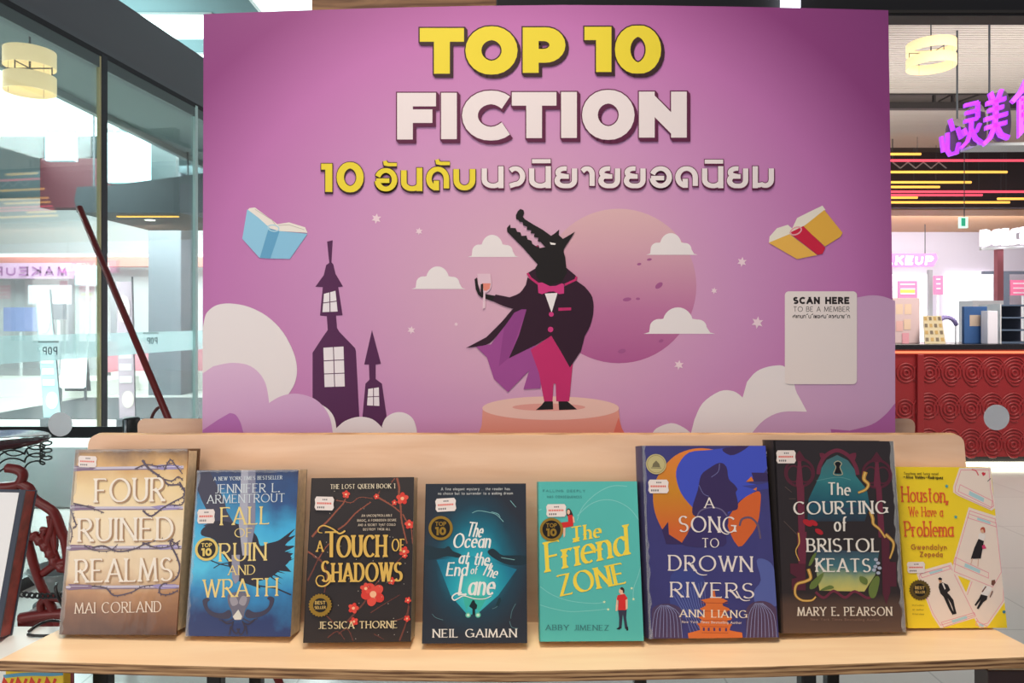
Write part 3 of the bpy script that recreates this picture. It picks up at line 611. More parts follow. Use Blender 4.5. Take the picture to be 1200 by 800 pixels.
# ------------------------------------------------------------------ the row of books
def homog(src, dst):
    a = []; b = []
    for (x, y), (u, v) in zip(src, dst):
        a += [[x, y, 1, 0, 0, 0, -u * x, -u * y], [0, 0, 0, x, y, 1, -v * x, -v * y]]; b += [u, v]
    h = np.linalg.solve(np.array(a, float), np.array(b, float)); return np.append(h, 1).reshape(3, 3)
def pose(p):
    X, Y, Z, yaw, lean, roll = p[:6]
    return Matrix.Translation((X, Y, Z)) @ Matrix.Rotation(yaw, 4, 'Z') @ Matrix.Rotation(-lean, 4, 'X') @ Matrix.Rotation(roll, 4, 'Y')
FILM = film_mat('shrink_film_glint', (238, 242, 246), .24)  # white tint paints the wrap's edge highlights into the film
GOLD = mat('gold_foil', (186, 146, 62), .35, .55); STK = ink(240, 228, 224); SBLK = ink(24, 18, 14)
GROUP = None
class Book:
    def __init__(s, key, label, p, th, quad, cover_m, hard, spine_m=None):
        s.w, s.h, s.th = p[6], p[7], th
        s.M = pose(p); s.root = thing('book', label, 'book', s.M)
        Hm = homog(quad, [(-s.w / 2, s.h), (s.w / 2, s.h), (s.w / 2, 0), (-s.w / 2, 0)])
        def T(x, y, lift):
            q = Hm @ np.array([x, y, 1.0]); return s.M @ Vector((q[0] / q[2], -lift, q[1] / q[2]))
        s.A = Art(T, lim=[(x, y) for x, y in quad]); s.inv = lambda x, y: tuple((Hm @ np.array([x, y, 1.0]))[:2] / (Hm @ np.array([x, y, 1.0]))[2])
        w2 = s.w / 2; ct = .0028 if hard else .0007; oh = .003 if hard else .0002; m = MB(); sm = spine_m or cover_m
        m.box(-w2, w2, 0, ct, 0, s.h, cover_m, s.M); m.box(-w2, w2, th - ct, th, 0, s.h, sm, s.M)
        # spine on the left, rounded a little for the hardbacks
        pr = [(-w2, 0)] + [(-w2 - (.004 if hard else .0006) * math.sin(math.pi * k / 6), th * k / 6) for k in range(1, 6)] + [(-w2, th), (-w2 + ct, th), (-w2 + ct, 0)]
        m.prism([s.M @ Vector((x, y, 0)) for x, y in pr], s.M.to_3x3() @ Vector((0, 0, s.h)), sm)
        s.cov = m; s.hard = hard
        g = MB(); g.box(-w2 + ct, w2 - oh, ct + 2e-4, th - ct - 2e-4, oh, s.h - oh, PAGE, s.M); g.build('page_block', s.root)
    def done(s): tag(s.cov.build('cover', s.root))
    def film(s, edges, wd=.006, seed=1):
        """crinkled clear film gathered along cover edges"""
        rnd = random.Random(seed); m = MB(); w2 = s.w / 2
        def strip(a, b, inward, wdt):
            n = 34; rows = []
            for i in range(n + 1):
                t = i / n; base = Vector(a) + (Vector(b) - Vector(a)) * t; r = []
                for k in range(4):
                    o = inward * (k / 3 * wdt * (.6 + .8 * rnd.random() if k == 3 else 1))
                    r.append(s.M @ Vector((base.x + o.x, -.0009 - rnd.random() * .0010 + (.001 if k == 3 else 0), base.y + o.y)))
                rows.append(r)
            v = [p for r in rows for p in r]
            m.add(v, [(i * 4 + k, i * 4 + k + 1, i * 4 + k + 5, i * 4 + k + 4) for i in range(n) for k in range(3)], FILM)
        if 'l' in edges: strip((-w2, 0), (-w2, s.h), Vector((1, 0)), wd)
        if 'r' in edges: strip((w2, 0), (w2, s.h), Vector((-1, 0)), wd)
        if 't' in edges: strip((-w2, s.h), (w2, s.h), Vector((0, -1)), wd * .8)
        if 'b' in edges: strip((-w2, 0), (w2, 0), Vector((0, 1)), wd * .8)
        tag(m.build('shrink_film', s.root), 'crinkled clear shrink film along the cover edge')
    def price(s, x0, y0, x1, y1, tilt=0):
        s.A.l = max(s.A.l, .0006); s.A.lim = None; m = MB(); w_, h_ = x1 - x0, y1 - y0; c = R(tilt)
        def q(u, v): u, v = (u - .5) * w_, (v - .5) * h_; return ((x0 + x1) / 2 + u * math.cos(c) - v * math.sin(c), (y0 + y1) / 2 + u * math.sin(c) + v * math.cos(c))
        s.A.fill(m, [q(*p) for p in ((.08, 0), (.92, 0), (1, .2), (.97, .5), (1, .8), (.92, 1), (.08, 1), (0, .8), (.03, .5), (0, .2))], STK)
        l = s.A.nxt()
        for k in range(9):
            a = .12 + .085 * k; s.A.fill(m, [q(a, .42), (q(a + .06, .42)), q(a + .06, .56), q(a, .56)], ink(226, 92, 76), l)
        for k in range(3): a = .4 + .09 * k; s.A.fill(m, [q(a, .16), q(a + .06, .16), q(a + .06, .27), q(a, .27)], ink(120, 112, 116), l)
        for k in range(4): a = .14 + .1 * k; s.A.fill(m, [q(a, .72), q(a + .06, .72), q(a + .06, .86), q(a, .86)], ink(96, 92, 98), l)
        tag(m.build('price_sticker', s.root), 'white price sticker')
    def badge(s, cx, cy, r, kind='top', ring=GOLD):
        s.A.l = max(s.A.l, .0007); s.A.lim = None; m = MB()
        if kind == 'best':
            s.A.fill(m, [(cx + (r if k % 2 else r * .9) * math.cos(R(7.5 * k)), cy + (r if k % 2 else r * .9) * math.sin(R(7.5 * k))) for k in range(48)], ring)
            s.A.fill(m, ell(cx, cy, r * .6, r * .6, 30), SBLK)
            s.A.text(m, 'BEST', cx, cy - r * .07, r * .3, ink(206, 172, 96), thick=.2, center=cx, sp=.12); s.A.text(m, 'SELLER', cx, cy + r * .32, r * .27, ink(206, 172, 96), center=cx, width=r * .95, thick=.2, sp=.1)
            lab = 'gold notched BEST SELLER sticker'
        elif kind == 'seal':
            s.A.fill(m, ell(cx, cy, r, r, 36), ring); s.A.line(m, ell(cx, cy, r * .86, r * .86, 30), .5, ink(150, 130, 80), closed=True)
            s.A.fill(m, [(cx - r * .4, cy + r * .3), (cx - r * .3, cy - r * .05), (cx, cy - r * .35), (cx + r * .3, cy - r * .05), (cx + r * .4, cy + r * .3)], ink(120, 112, 84)); s.A.line(m, [(cx - r * .5, cy + r * .38), (cx + r * .5, cy + r * .38)], .8, ink(120, 112, 84))
            lab = 'round pale gold seal sticker'
        else:
            s.A.fill(m, ell(cx, cy, r, r, 36), ring); s.A.fill(m, ell(cx, cy, r * .78, r * .78, 32), SBLK)
            s.A.text(m, 'TOP', cx, cy - r * .18, r * .36, ring, thick=.2, center=cx, sp=.1)
            s.A.text(m, '10', cx, cy + r * .58, r * .68, ring, thick=.27, center=cx, sp=.12)
            lab = 'round black and gold TOP 10 sticker'
        tag(m.build('round_sticker', s.root), lab)
    def lettering(s, name, label, *rows):
        m = MB()
        for r in rows: s.A.text(m, *r[0], **r[1])
        return tag(m.build(name, s.root), label)
def T_(*a, **k): return (a, k)
SER = dict(thick=.12, thin=.05, serif=.045, sp=.2)
SEB = dict(thick=.16, thin=.065, serif=.05, sp=.2)
def bramble(A, m, pts, wd, mt, rnd, thorn=2.2, k=5):
    sp_ = smooth_pts(pts, k, False); A.taper(m, sp_, wd, wd * .55, mt); l = A.l
    for i in range(1, len(sp_) - 1, 2):
        a = Vector(sp_[i]); d = (Vector(sp_[i + 1]) - Vector(sp_[i - 1])).normalized(); nn = Vector((-d.y, d.x)) * rnd.choice((-1, 1))
        A.fill(m, [tuple(a - d * wd * .5), tuple(a + d * wd * .5), tuple(a + nn * thorn + d * .6)], mt, l)

# 1 - tan hardback with arrows
q = [(87.7, 525.5), (218.7, 526.7), (208, 745.3), (70, 742)]
p = [-.49937, .92875, .95096, -.0492, .16494, -.0162, .15211, .23123]
cm = gmat('tan_cover', 'z', [(0, (84, 56, 44)), (.10, (132, 90, 62)), (.22, (188, 140, 98)), (.34, (236, 212, 176)), (.6, (246, 226, 190)), (.8, (242, 214, 160)), (.92, (214, 168, 106)), (1, (118, 86, 62))], sz=.231, noise=.26, nscale=17, coat=.22, bump=.5)
b = Book('four', 'tan hardback with four silver arrows and thorny vines, leftmost on the ledge', p, .035, q, cm, True, mat('brown_boards', (92, 62, 40), .5))
A = b.A; m = b.cov; rnd = random.Random(3); Z = zoom(60, 510, 3.077)
shaft, shd, vine = ink(206, 200, 218), ink(136, 112, 140), ink(94, 82, 98)
for y0, y1 in ((547.2, 547.6), (593, 594.8), (639.5, 641), (685.8, 687.4)):
    A.line(m, [(78, y0 + 1.6), (214, y1 + 1.6)], 1.4, ink(150, 110, 84)); A.line(m, [(78, y0 + 1), (214, y1 + 1)], 3.6, ink(142, 122, 140)); A.line(m, [(78, y0), (214, y1)], 2.8, shaft)
    A.fill(m, [(80, y0 - 3.6), (106, y0 - 2.2), (112, y0), (106, y0 + 2.4), (80, y0 + 3.8), (84, y0)], shd); A.line(m, [(84, y0 - .8), (104, y0 - .6)], .7, shaft)
    A.fill(m, [(176, y1 - 1.6), (188, y1 - 3), (206, y1 - 2.4), (213, y1 - .3), (206, y1 + 2.4), (188, y1 + 3)], ink(158, 148, 196)); A.line(m, [(188, y1 - .5), (211, y1 - .5)], .7, ink(226, 222, 240))
for pts, wd in (([(326, 90), (350, 120), (390, 150), (420, 178), (460, 180), (475, 200)], 2.2), ([(405, 125), (425, 90), (445, 110), (470, 140)], 1.3), ([(330, 270), (360, 290), (400, 262), (440, 240), (475, 220), (478, 190)], 1.7), ([(70, 260), (80, 290), (90, 320), (78, 330)], 1.5),
                ([(150, 400), (190, 395), (240, 415), (300, 408), (340, 390), (400, 375), (450, 390), (462, 410)], 1.7), ([(440, 375), (430, 390), (455, 440), (465, 480), (450, 520), (400, 540), (395, 570), (430, 575), (460, 560)], 1.8), ([(150, 540), (200, 548), (230, 575), (290, 565), (330, 545), (370, 540)], 1.6), ([(460, 170), (480, 210), (470, 250), (430, 250)], 1.5), ([(80, 240), (130, 252), (190, 275)], 1.5), ([(300, 120), (340, 105), (390, 112), (440, 100)], 1.3), ([(120, 390), (150, 408), (210, 412), (240, 390)], 1.2), ([(330, 385), (380, 405), (430, 400), (465, 380)], 1.4), ([(60, 300), (75, 340), (70, 380)], 1.2), ([(380, 150), (430, 165), (455, 150), (472, 165)], 1.3)):
    bramble(A, m, Z(pts), wd * 1.25, vine, rnd, 2.6)
em = dict(width=None)
for t, x0, x1, base, h in (('FOUR', 110.5, 192.5, 587.2, 28), ('RUINED', 91.5, 203.5, 632.8, 27.5), ('REALMS', 88.5, 203.5, 681, 28)):
    A.text(m, t, x0 + 1.4, base + 1.4, h, ink(176, 140, 106), width=x1 - x0, grow=.5, **SER)
b.done()
b.lettering('title_lettering', 'cream embossed title lettering', *[T_(t, x0, base, h, ink(250, 240, 226), width=x1 - x0, **SER) for t, x0, x1, base, h in (('FOUR', 110.5, 192.5, 587.2, 28), ('RUINED', 91.5, 203.5, 632.8, 27.5), ('REALMS', 88.5, 203.5, 681, 28))])
b.lettering('author_lettering', 'pale author lettering', T_('MAI CORLAND', 88.5, 717.4, 13, ink(238, 222, 206), width=102, **SER))
b.price(91, 533, 113, 546, 3); b.film('lt', .0045, 4)

# 2 - blue paperback with raven and dagger
q = [(230.6, 549.6), (348, 551.5), (342, 747.5), (218.2, 743.5)]
p = [-.34471, .9224, .95169, -.0502, .18764, -.01478, .13451, .20473]
cm = gmat('blue_storm_cover', 'z', [(.05, (40, 58, 112)), (.26, (50, 140, 200)), (.45, (84, 204, 244)), (.66, (66, 180, 232)), (.86, (48, 88, 144)), (1, (54, 66, 104))], sz=.205, noise=.6, nscale=16, coat=.6, bump=.4)
b = Book('fall', 'thick blue paperback with a raven, dagger and gold title, second from left', p, .036, q, cm, False, mat('navy_boards', (38, 44, 66), .5))
A = b.A; m = b.cov; Z = zoom(210, 540, 7.27); Z5 = zoom(210, 640, 6.667)
rav, horn = ink(44, 42, 58), ink(62, 60, 84)
A.fill(m, Z([(180, 90), (250, 78), (290, 150), (330, 230), (380, 330), (400, 420), (460, 520), (480, 640), (380, 760), (300, 640), (230, 600), (300, 560), (200, 540), (280, 500), (190, 330), (150, 230)]), ink(66, 66, 88))
A.fill(m, Z(smooth_pts([(200, 560), (320, 500), (450, 520), (580, 560), (660, 640), (690, 720), (760, 700), (840, 680), (900, 640), (985, 580), (930, 650), (988, 640), (900, 720), (985, 730), (880, 790), (960, 830), (800, 980), (640, 1020), (500, 940), (380, 800), (300, 660), (190, 620)], 3)), rav)
A.fill(m, Z5([(380, 130), (480, 40), (700, 20), (890, 60), (840, 110), (900, 100), (820, 140), (880, 205), (760, 190), (730, 240), (600, 240), (640, 330), (450, 260)]), rav)
for k in range(7): A.fill(m, Z5([(700, 60 + 26 * k), (880 - 12 * k, 40 + 44 * k), (720, 90 + 26 * k)]), rav)
A.line(m, Z5([(580, 300), (760, 330), (880, 385)]), 1.6, rav); A.line(m, Z5([(250, 100), (320, 130), (400, 150)]), 1.2, rav); A.line(m, Z5([(270, 160), (320, 130), (390, 120)]), 1, rav)
A.fill(m, Z([(520, 60), (640, 60), (645, 540), (600, 800), (540, 800), (505, 540)]), ink(176, 178, 196)); A.fill(m, Z([(578, 60), (640, 60), (645, 540), (600, 800), (580, 800)]), ink(138, 140, 164))
A.fill(m, Z5([(410, 60), (475, 60), (470, 260), (440, 290), (415, 240)]), ink(150, 150, 172))
for sg in (1, -1):
    X = lambda x: 468 + sg * (x - 468)
    A.fill(m, Z5(smooth_pts([(X(745), 405), (X(715), 392), (X(692), 408), (X(712), 430), (X(700), 478), (X(650), 510), (X(590), 515), (X(540), 490), (X(520), 530), (X(545), 560), (X(620), 556), (X(690), 528), (X(730), 480), (X(748), 430)], 3)), horn)
    A.line(m, Z5([(X(500), 560), (X(560), 590), (X(620), 565)]), 1.4, horn)
A.fill(m, Z5(smooth_pts([(385, 370), (430, 355), (468, 350), (510, 355), (555, 375), (550, 440), (520, 500), (505, 560), (468, 575), (430, 560), (415, 500), (388, 440)], 3)), ink(112, 110, 128)); A.fill(m, Z5(smooth_pts([(400, 400), (440, 385), (466, 440), (420, 460)], 3)), ink(160, 156, 168)); A.fill(m, Z5(smooth_pts([(535, 400), (495, 385), (472, 440), (515, 460)], 3)), ink(160, 156, 168))
A.fill(m, Z5([(468, 490), (498, 545), (490, 570), (440, 570), (425, 545)]), ink(222, 222, 214))
for pts in ([(430, 580), (420, 640), (455, 680), (480, 640)], [(500, 580), (520, 640), (490, 690), (460, 640)], [(340, 570), (380, 600), (430, 590)], [(600, 570), (550, 610), (500, 590)], [(410, 620), (400, 690)], [(530, 620), (540, 690)]): A.line(m, Z5(smooth_pts(pts, 4, False)), 1.7, ink(52, 48, 70))
b.done()
gl, pl = ink(240, 216, 140), ink(214, 224, 232)
b.lettering('title_lettering', 'gold title lettering', T_('FALL', 258, 614, 21, gl, width=57.5, **SER), T_('OF', 274.5, 628.5, 10.5, gl, width=21, **SER), T_('RUIN', 257, 656.5, 21.5, gl, width=55.5, **SER), T_('AND', 267.5, 672.7, 11.5, gl, width=32, **SER), T_('WRATH', 238.5, 698.6, 21.5, gl, width=88, **SER))
b.lettering('author_lettering', 'pale author lettering', T_('A NEW YORK TIMES BESTSELLER', 249.5, 562, 4.4, pl, width=80, **SEB), T_('JENNIFER L.', 251.5, 576.8, 10.5, pl, width=75, **SER), T_('ARMENTROUT', 242, 588.4, 10, pl, width=91, **SER))
b.price(231, 595, 251.5, 611.5); b.badge(242.3, 641.6, 13.6, ring=mat('pale_gold_foil', (228, 200, 110), .4, .2)); b.film('lt', .0035, 9)

# 3 - black paperback with red blossom branches
q = [(364.7, 559.4), (484.1, 559.4), (482.5, 752.5), (355.5, 752.3)]
p = [-.19058, .9021, .95315, .00039, .23131, -.01031, .13234, .19796]
cm = gmat('dark_plum_cover', 'z', [(0, (50, 42, 40)), (.5, (46, 40, 42)), (1, (56, 50, 50))], sz=.2, noise=.5, nscale=12, coat=.25)
b = Book('touch', 'black paperback with red blossom branches and gold title, third from left', p, .037, q, cm, False, mat('black_boards', (36, 32, 34), .5))
A = b.A; m = b.cov; Z = zoom(350, 550, 7.62); Z6 = zoom(350, 650, 6.957); rnd = random.Random(5)
br, br2, red, red2 = ink(150, 84, 66), ink(116, 64, 54), ink(222, 62, 52), ink(240, 104, 84)
for pts, wd in (([(120, 590), (180, 520), (250, 460), (330, 370), (400, 290), (420, 230)], 2.4), ([(350, 530), (420, 480), (500, 390), (580, 330), (640, 290)], 1.9), ([(690, 240), (760, 280), (840, 330), (900, 380)], 2.2), ([(870, 80), (890, 160), (890, 240), (905, 330), (915, 450), (940, 560), (965, 660)], 2.6), ([(925, 400), (965, 470), (1000, 520), (1015, 660)], 1.6), ([(330, 270), (400, 280), (470, 290), (545, 245), (660, 260)], 1), ([(850, 80), (820, 120)], 1.2), ([(690, 240), (720, 190)], .9), ([(80, 720), (140, 760), (200, 800)], 2), ([(170, 800), (240, 690), (290, 640)], 1.5)): bramble(A, m, Z(pts), wd, br, rnd, 1.6)
for pts, wd in (([(75, 200), (120, 110), (160, 20)], 1.9), ([(120, 0), (200, 60), (230, 170), (210, 300)], 2.2), ([(210, 470), (270, 530), (330, 590)], 1.4), ([(400, 540), (480, 450), (540, 380), (620, 250), (680, 180), (840, 20)], 2.2), ([(590, 470), (700, 400), (830, 325)], 1), ([(780, 540), (880, 495), (905, 340)], 1.4), ([(830, 700), (880, 560), (905, 420)], 2), ([(240, 670), (320, 620), (380, 690)], 1.2), ([(330, 640), (400, 600), (450, 700)], 1.4), ([(620, 645), (700, 690)], .9)): bramble(A, m, Z6(pts), wd, br2, rnd, 1.5)
def blossom(cx, cy, r, n=5, a=0):
    for k in range(n):
        t = R(a + 360 * k / n); A.fill(m, ell(cx + r * .58 * math.cos(t), cy + r * .58 * math.sin(t), r * .5, r * .42, 14, rot=math.degrees(t)), red if k % 2 else ink(232, 80, 66))
    A.fill(m, ell(cx, cy, r * .3, r * .3, 12), ink(250, 190, 150))
for x, y, r in ((920, 260, 52), (850, 295, 24), (690, 240, 24), (985, 490, 40), (940, 730, 44), (420, 218, 34)):
    blossom(*Z([(x, y)])[0], r / 7.62, 5, x)
for x, y, r in ((610, 318, 92), (550, 270, 44), (450, 430, 42), (455, 540, 34), (895, 370, 26), (760, 210, 30), (865, 5, 22), (890, 520, 26)): blossom(*Z6([(x, y)])[0], r / 6.957, 5, y)
for k in range(46): A.fill(m, ell(rnd.uniform(366, 480), rnd.uniform(565, 748), .5, .5, 6), ink(200, 190, 176))
b.done()
gl = ink(226, 184, 92)
o = b.lettering('title_lettering', 'gold title lettering', T_('A', 371, 645, 13, gl, width=9, **SEB), T_('T', 379, 652.3, 31, gl, width=20, thick=.16, thin=.05, sp=.2), T_('OUCH', 394.5, 652, 26, gl, width=60.5, thick=.2, thin=.06, serif=.04, sp=.15), T_('OF', 459, 645.4, 14.5, gl, width=16, **SEB), T_('S', 376.5, 680.5, 25, gl, width=12, **SEB), T_('HADOWS', 389, 680.8, 22.5, gl, width=84.5, thick=.2, thin=.06, serif=.045, sp=.15))
m = MB(); A.taper(m, smooth_pts([(404.5, 621), (398, 624), (390, 618.5), (380, 614.5), (374, 617), (373.5, 622), (378, 623)], 5, False), 2.2, .7, gl)
A.taper(m, smooth_pts([(388, 672), (387, 680), (381, 685), (374, 684.5), (371, 679), (373.5, 673.5), (379, 673.5), (380.5, 678)], 5, False), 2.2, .8, gl); m.build('title_flourish', b.root)
b.lettering('author_lettering', 'cream author and series lettering', T_('THE LOST QUEEN BOOK 1', 387, 572.2, 5.4, ink(232, 218, 190), width=75.5, **SEB), T_('JESSICA THORNE', 373.8, 735.6, 8.6, ink(226, 206, 160), width=93, **SEB),
            *[T_(t, 0, y, 3, ink(190, 176, 158), width=w_, center=441.5, thick=.2, sp=.2) for t, y, w_ in (('AN UNCONTROLLABLE', 605, 36), ('MAGIC, A FORBIDDEN DESIRE', 610.5, 46), ('AND A SECRET THAT COULD', 615.8, 44), ('DESTROY THEM ALL', 621, 32))])
b.price(369, 581, 391.5, 596.8, 2); b.badge(376, 707.7, 14, 'best')

# 4 - dark teal paperback
q = [(498.5, 566.5), (616.2, 566.5), (618, 753.5), (494.8, 753.6)]
p = [-.04589, .90053, .95261, .00233, .24227, -.00343, .12923, .19123]
cm = gmat('teal_night_cover', 'radial', [(0, (44, 176, 196)), (.28, (34, 148, 172)), (.5, (24, 106, 130)), (.75, (34, 66, 84)), (1, (42, 48, 60))], cz=.098, sx=.070, sz=.088, noise=.34, nscale=16, coat=.2)
b = Book('ocean', 'dark teal paperback with white brush-script title, fourth from left', p, .035, q, cm, False, mat('slate_boards', (44, 50, 62), .5))
A = b.A; m = b.cov; Z = zoom(485, 555, 7.62); Z2_ = zoom(485, 650, 6.957); rnd = random.Random(11)
A.fill(m, Z2_([(185, 40), (480, 10), (840, 120), (690, 330), (520, 480), (440, 490), (300, 330)]), gmat('beam_glow', 'radial', [(0, (96, 220, 206)), (.5, (40, 170, 190)), (1, (28, 118, 150))], cx=0, cz=.06, sx=.05, sz=.06, noise=.2))
A.fill(m, Z2_([(400, 330), (600, 340), (530, 470), (510, 420), (440, 420), (430, 470)]), ink(62, 186, 170))
A.fill(m, Z(smooth_pts([(100, 640), (200, 660), (270, 665), (310, 645), (350, 690), (420, 720), (400, 750), (300, 735), (200, 760), (100, 760)], 3)), ink(30, 52, 64))
A.fill(m, Z(smooth_pts([(660, 690), (700, 668), (740, 690), (800, 730), (1000, 735), (1000, 810), (850, 815), (740, 770), (670, 720)], 3)), ink(28, 50, 62))
for pts in ([(520, 350), (580, 330), (690, 350), (740, 370), (800, 430)], [(860, 240), (910, 300)], [(690, 340), (750, 360), (770, 390)], [(780, 750), (900, 770)]): A.line(m, Z(smooth_pts(pts, 4, False)), .7, ink(130, 186, 190))
for pts in ([(150, 480), (180, 510), (240, 530)], [(780, 540), (800, 590), (850, 600)], [(830, 400), (800, 460), (790, 520)], [(700, 350), (680, 420), (640, 440)]): A.line(m, Z2_(smooth_pts(pts, 4, False)), .6, ink(92, 132, 140))
A.fill(m, Z2_([(470, 385), (480, 368), (496, 372), (500, 390), (518, 410), (512, 440), (500, 445), (502, 490), (478, 490), (478, 440), (452, 420)]), ink(14, 38, 44)); A.fill(m, Z2_([(690, 355), (706, 345), (712, 375), (690, 420), (668, 415)]), ink(24, 56, 66))
for x in (444, 524): A.fill(m, Z2_(ell(x, 490, 22, 22, 18)), ink(96, 196, 172)); A.fill(m, Z2_(ell(x, 490, 12, 12, 14)), ink(206, 240, 216))
b.done()
wc = ink(240, 240, 236); SC = dict(thick=.17, thin=.06, slant=.16, rnd=True, sp=.12)
b.lettering('title_lettering', 'white brush-script title lettering', T_('The', 546, 628, 17, wc, width=20, rot=-6, **SC), T_('Ocean', 530, 641.8, 17, wc, width=45, **SC), T_('at the,', 536.5, 660, 15.5, wc, width=40, rot=-5, **SC), T_('End', 522.5, 674.4, 15.5, wc, width=25.5, **SC), T_('of', 551, 672.5, 9.5, wc, width=8.5, **SC), T_('The', 563, 673, 14, wc, width=19.5, rot=-16, **SC), T_('Lane', 536.5, 697, 23.5, wc, width=44, **SC))
m = MB(); A.taper(m, smooth_pts([(541, 694), (534, 695.5), (530, 699.5), (532.5, 703), (538, 700.5), (544, 698), (556, 701.3), (568, 701.5), (576, 698)], 5, False), 1.8, .8, wc); m.build('title_flourish', b.root)
b.lettering('author_lettering', 'white author lettering', T_('NEIL GAIMAN', 507.3, 746.6, 10, ink(236, 232, 226), width=98.5, **SEB))
b.lettering('quote_lettering', 'small grey quotation lettering', T_('A fine elegant mystery ... the reader has', 516.5, 574.4, 3.6, ink(188, 190, 190), width=81, thick=.17, sp=.2), T_('no choice but to surrender to a waking dream', 513, 579.6, 3.6, ink(188, 190, 190), width=88, thick=.17, sp=.2))
b.price(510, 583.5, 534.3, 599, -3); b.badge(516.3, 618.6, 14.2)

# 5 - turquoise paperback
q = [(630.2, 564.4), (747, 563.5), (753.8, 750.3), (633, 752)]
p = [.09886, .90759, .95205, .01692, .23848, -.00028, .12868, .19298]
cm = mat('turquoise_cover', (88, 190, 184), .4, noise=.06, nscale=5)
b = Book('friend', 'turquoise paperback with slanted yellow title and two tiny figures in red', p, .034, q, cm, False)
A = b.A; m = b.cov; Z = zoom(620, 555, 7.62); Z4_ = zoom(620, 655, 7.27)
pale = ink(132, 208, 204)
for pts in ([(430, 420), (480, 300), (600, 180), (740, 110), (880, 110)], [(430, 380), (540, 280), (660, 235), (780, 245), (900, 310), (980, 410)], [(110, 320), (85, 330)]): A.line(m, Z(smooth_pts(pts, 5, False)), .9, pale)
for pts in ([(95, 240), (200, 310), (350, 360), (540, 380), (640, 370)], [(95, 395), (200, 425), (350, 450), (540, 440), (670, 425)], [(960, 30), (930, 140), (890, 250), (885, 340)]): A.line(m, Z4_(smooth_pts(pts, 5, False)), .8, pale)
for x, y in ((873, 250), (888, 342), (640, 367), (673, 430)): cx, cy = Z4_([(x, y)])[0]; A.fill(m, [(cx + (1.9 if k % 2 == 0 else .8) * math.sin(R(36 * k)), cy - (1.9 if k % 2 == 0 else .8) * math.cos(R(36 * k))) for k in range(10)], ink(236, 240, 190))
skin, hair, rd, nv = ink(238, 190, 164), ink(58, 38, 36), ink(214, 46, 46), ink(52, 56, 76)
A.fill(m, Z4_([(745, 330), (755, 345), (752, 440), (735, 445), (738, 400)]), skin); A.fill(m, Z4_([(820, 330), (838, 345), (838, 420), (815, 438), (805, 425)]), skin)
A.fill(m, Z4_([(755, 430), (830, 430), (825, 500), (838, 590), (815, 595), (797, 470), (785, 590), (762, 590), (765, 500)]), nv); A.fill(m, Z4_([(785, 575), (770, 600), (740, 595), (765, 575)]), ink(30, 30, 42)); A.fill(m, Z4_([(818, 580), (840, 575), (843, 605), (828, 608)]), ink(30, 30, 42))
A.fill(m, Z4_([(775, 290), (805, 290), (808, 315), (780, 315)]), skin); A.fill(m, Z4_([(775, 305), (812, 298), (838, 335), (820, 350), (822, 435), (756, 435), (760, 355), (745, 345), (752, 310)]), rd)
A.fill(m, Z4_(ell(784, 275, 20, 24, 16)), skin); A.fill(m, Z4_(smooth_pts([(775, 250), (790, 240), (808, 255), (810, 282), (800, 292), (795, 268), (780, 262)], 3)), hair)
A.fill(m, Z(smooth_pts([(335, 330), (350, 312), (372, 325), (392, 370), (385, 385), (365, 370), (345, 385), (335, 365)], 3)), hair); A.fill(m, Z(ell(352, 345, 14, 22, 14)), skin)
A.fill(m, Z([(345, 375), (385, 370), (398, 400), (395, 470), (330, 485), (290, 488), (288, 440), (350, 432)]), rd); A.fill(m, Z([(388, 385), (402, 390), (408, 440), (395, 440)]), skin); A.fill(m, Z([(300, 486), (325, 484), (322, 560), (310, 575), (305, 540)]), skin)
b.done()
yl = ink(246, 218, 74)
b.lettering('title_lettering', 'slanted yellow title lettering', T_('The', 669.5, 635.5, 17.5, yl, width=37, rot=9, slant=.12, thick=.19, thin=.05, serif=.05, sp=.14), T_('Friend', 639.5, 671.5, 35, yl, width=101, rot=12.5, slant=.16, thick=.15, thin=.045, serif=.05, sp=.1), T_('ZONE', 656, 699.5, 25, yl, width=81, rot=11.5, thick=.19, thin=.05, serif=.05, sp=.14))
b.lettering('author_lettering', 'dark teal author lettering', T_('ABBY JIMENEZ', 639.3, 738.6, 6.4, ink(56, 120, 124), width=74, **SEB), T_('FALLING DEEPLY', 636, 576.6, 2.8, ink(66, 140, 142), width=50, thick=.16, sp=.3), T_('HAS CONSEQUENCES', 641, 583.6, 2.8, ink(66, 140, 142), width=41, thick=.16, sp=.3))
b.price(640, 591, 663.5, 606, -1); b.badge(646.2, 621, 13.8)

# 6 - violet-blue hardback with orange crescent
q = [(753, 523.5), (898.4, 520.6), (911.4, 745.4), (759.5, 749.4)]
p = [.25249, .91712, .95192, .04315, .20017, .00705, .16449, .23686]
cm = mat('violet_blue_cover', (64, 62, 124), .35, coat=.4, noise=.12, nscale=9, bump=.3, bscale=30)
b = Book('song', 'violet-blue hardback with a dark head before an orange crescent moon and pagoda', p, .037, q, cm, True, mat('indigo_boards', (62, 60, 98), .45))
A = b.A; m = b.cov; Z = zoom(740, 510, 6.154); Z6_ = zoom(740, 630, 6.154); rnd = random.Random(2)
org, org2, blu, vio = ink(222, 122, 42), ink(214, 100, 46), ink(66, 82, 196), ink(58, 44, 92)
A.fill(m, Z(smooth_pts([(520, 92), (420, 105), (320, 150), (240, 230), (180, 330), (158, 440), (170, 560), (220, 680), (280, 740), (380, 790), (420, 700), (470, 560), (440, 520), (360, 420), (325, 300), (345, 210), (420, 130), (560, 105), (620, 105)], 3)), gmat('crescent', 'z', [(0, (214, 104, 50)), (.5, (206, 138, 40)), (1, (228, 130, 60))], cz=.13, sz=.1))
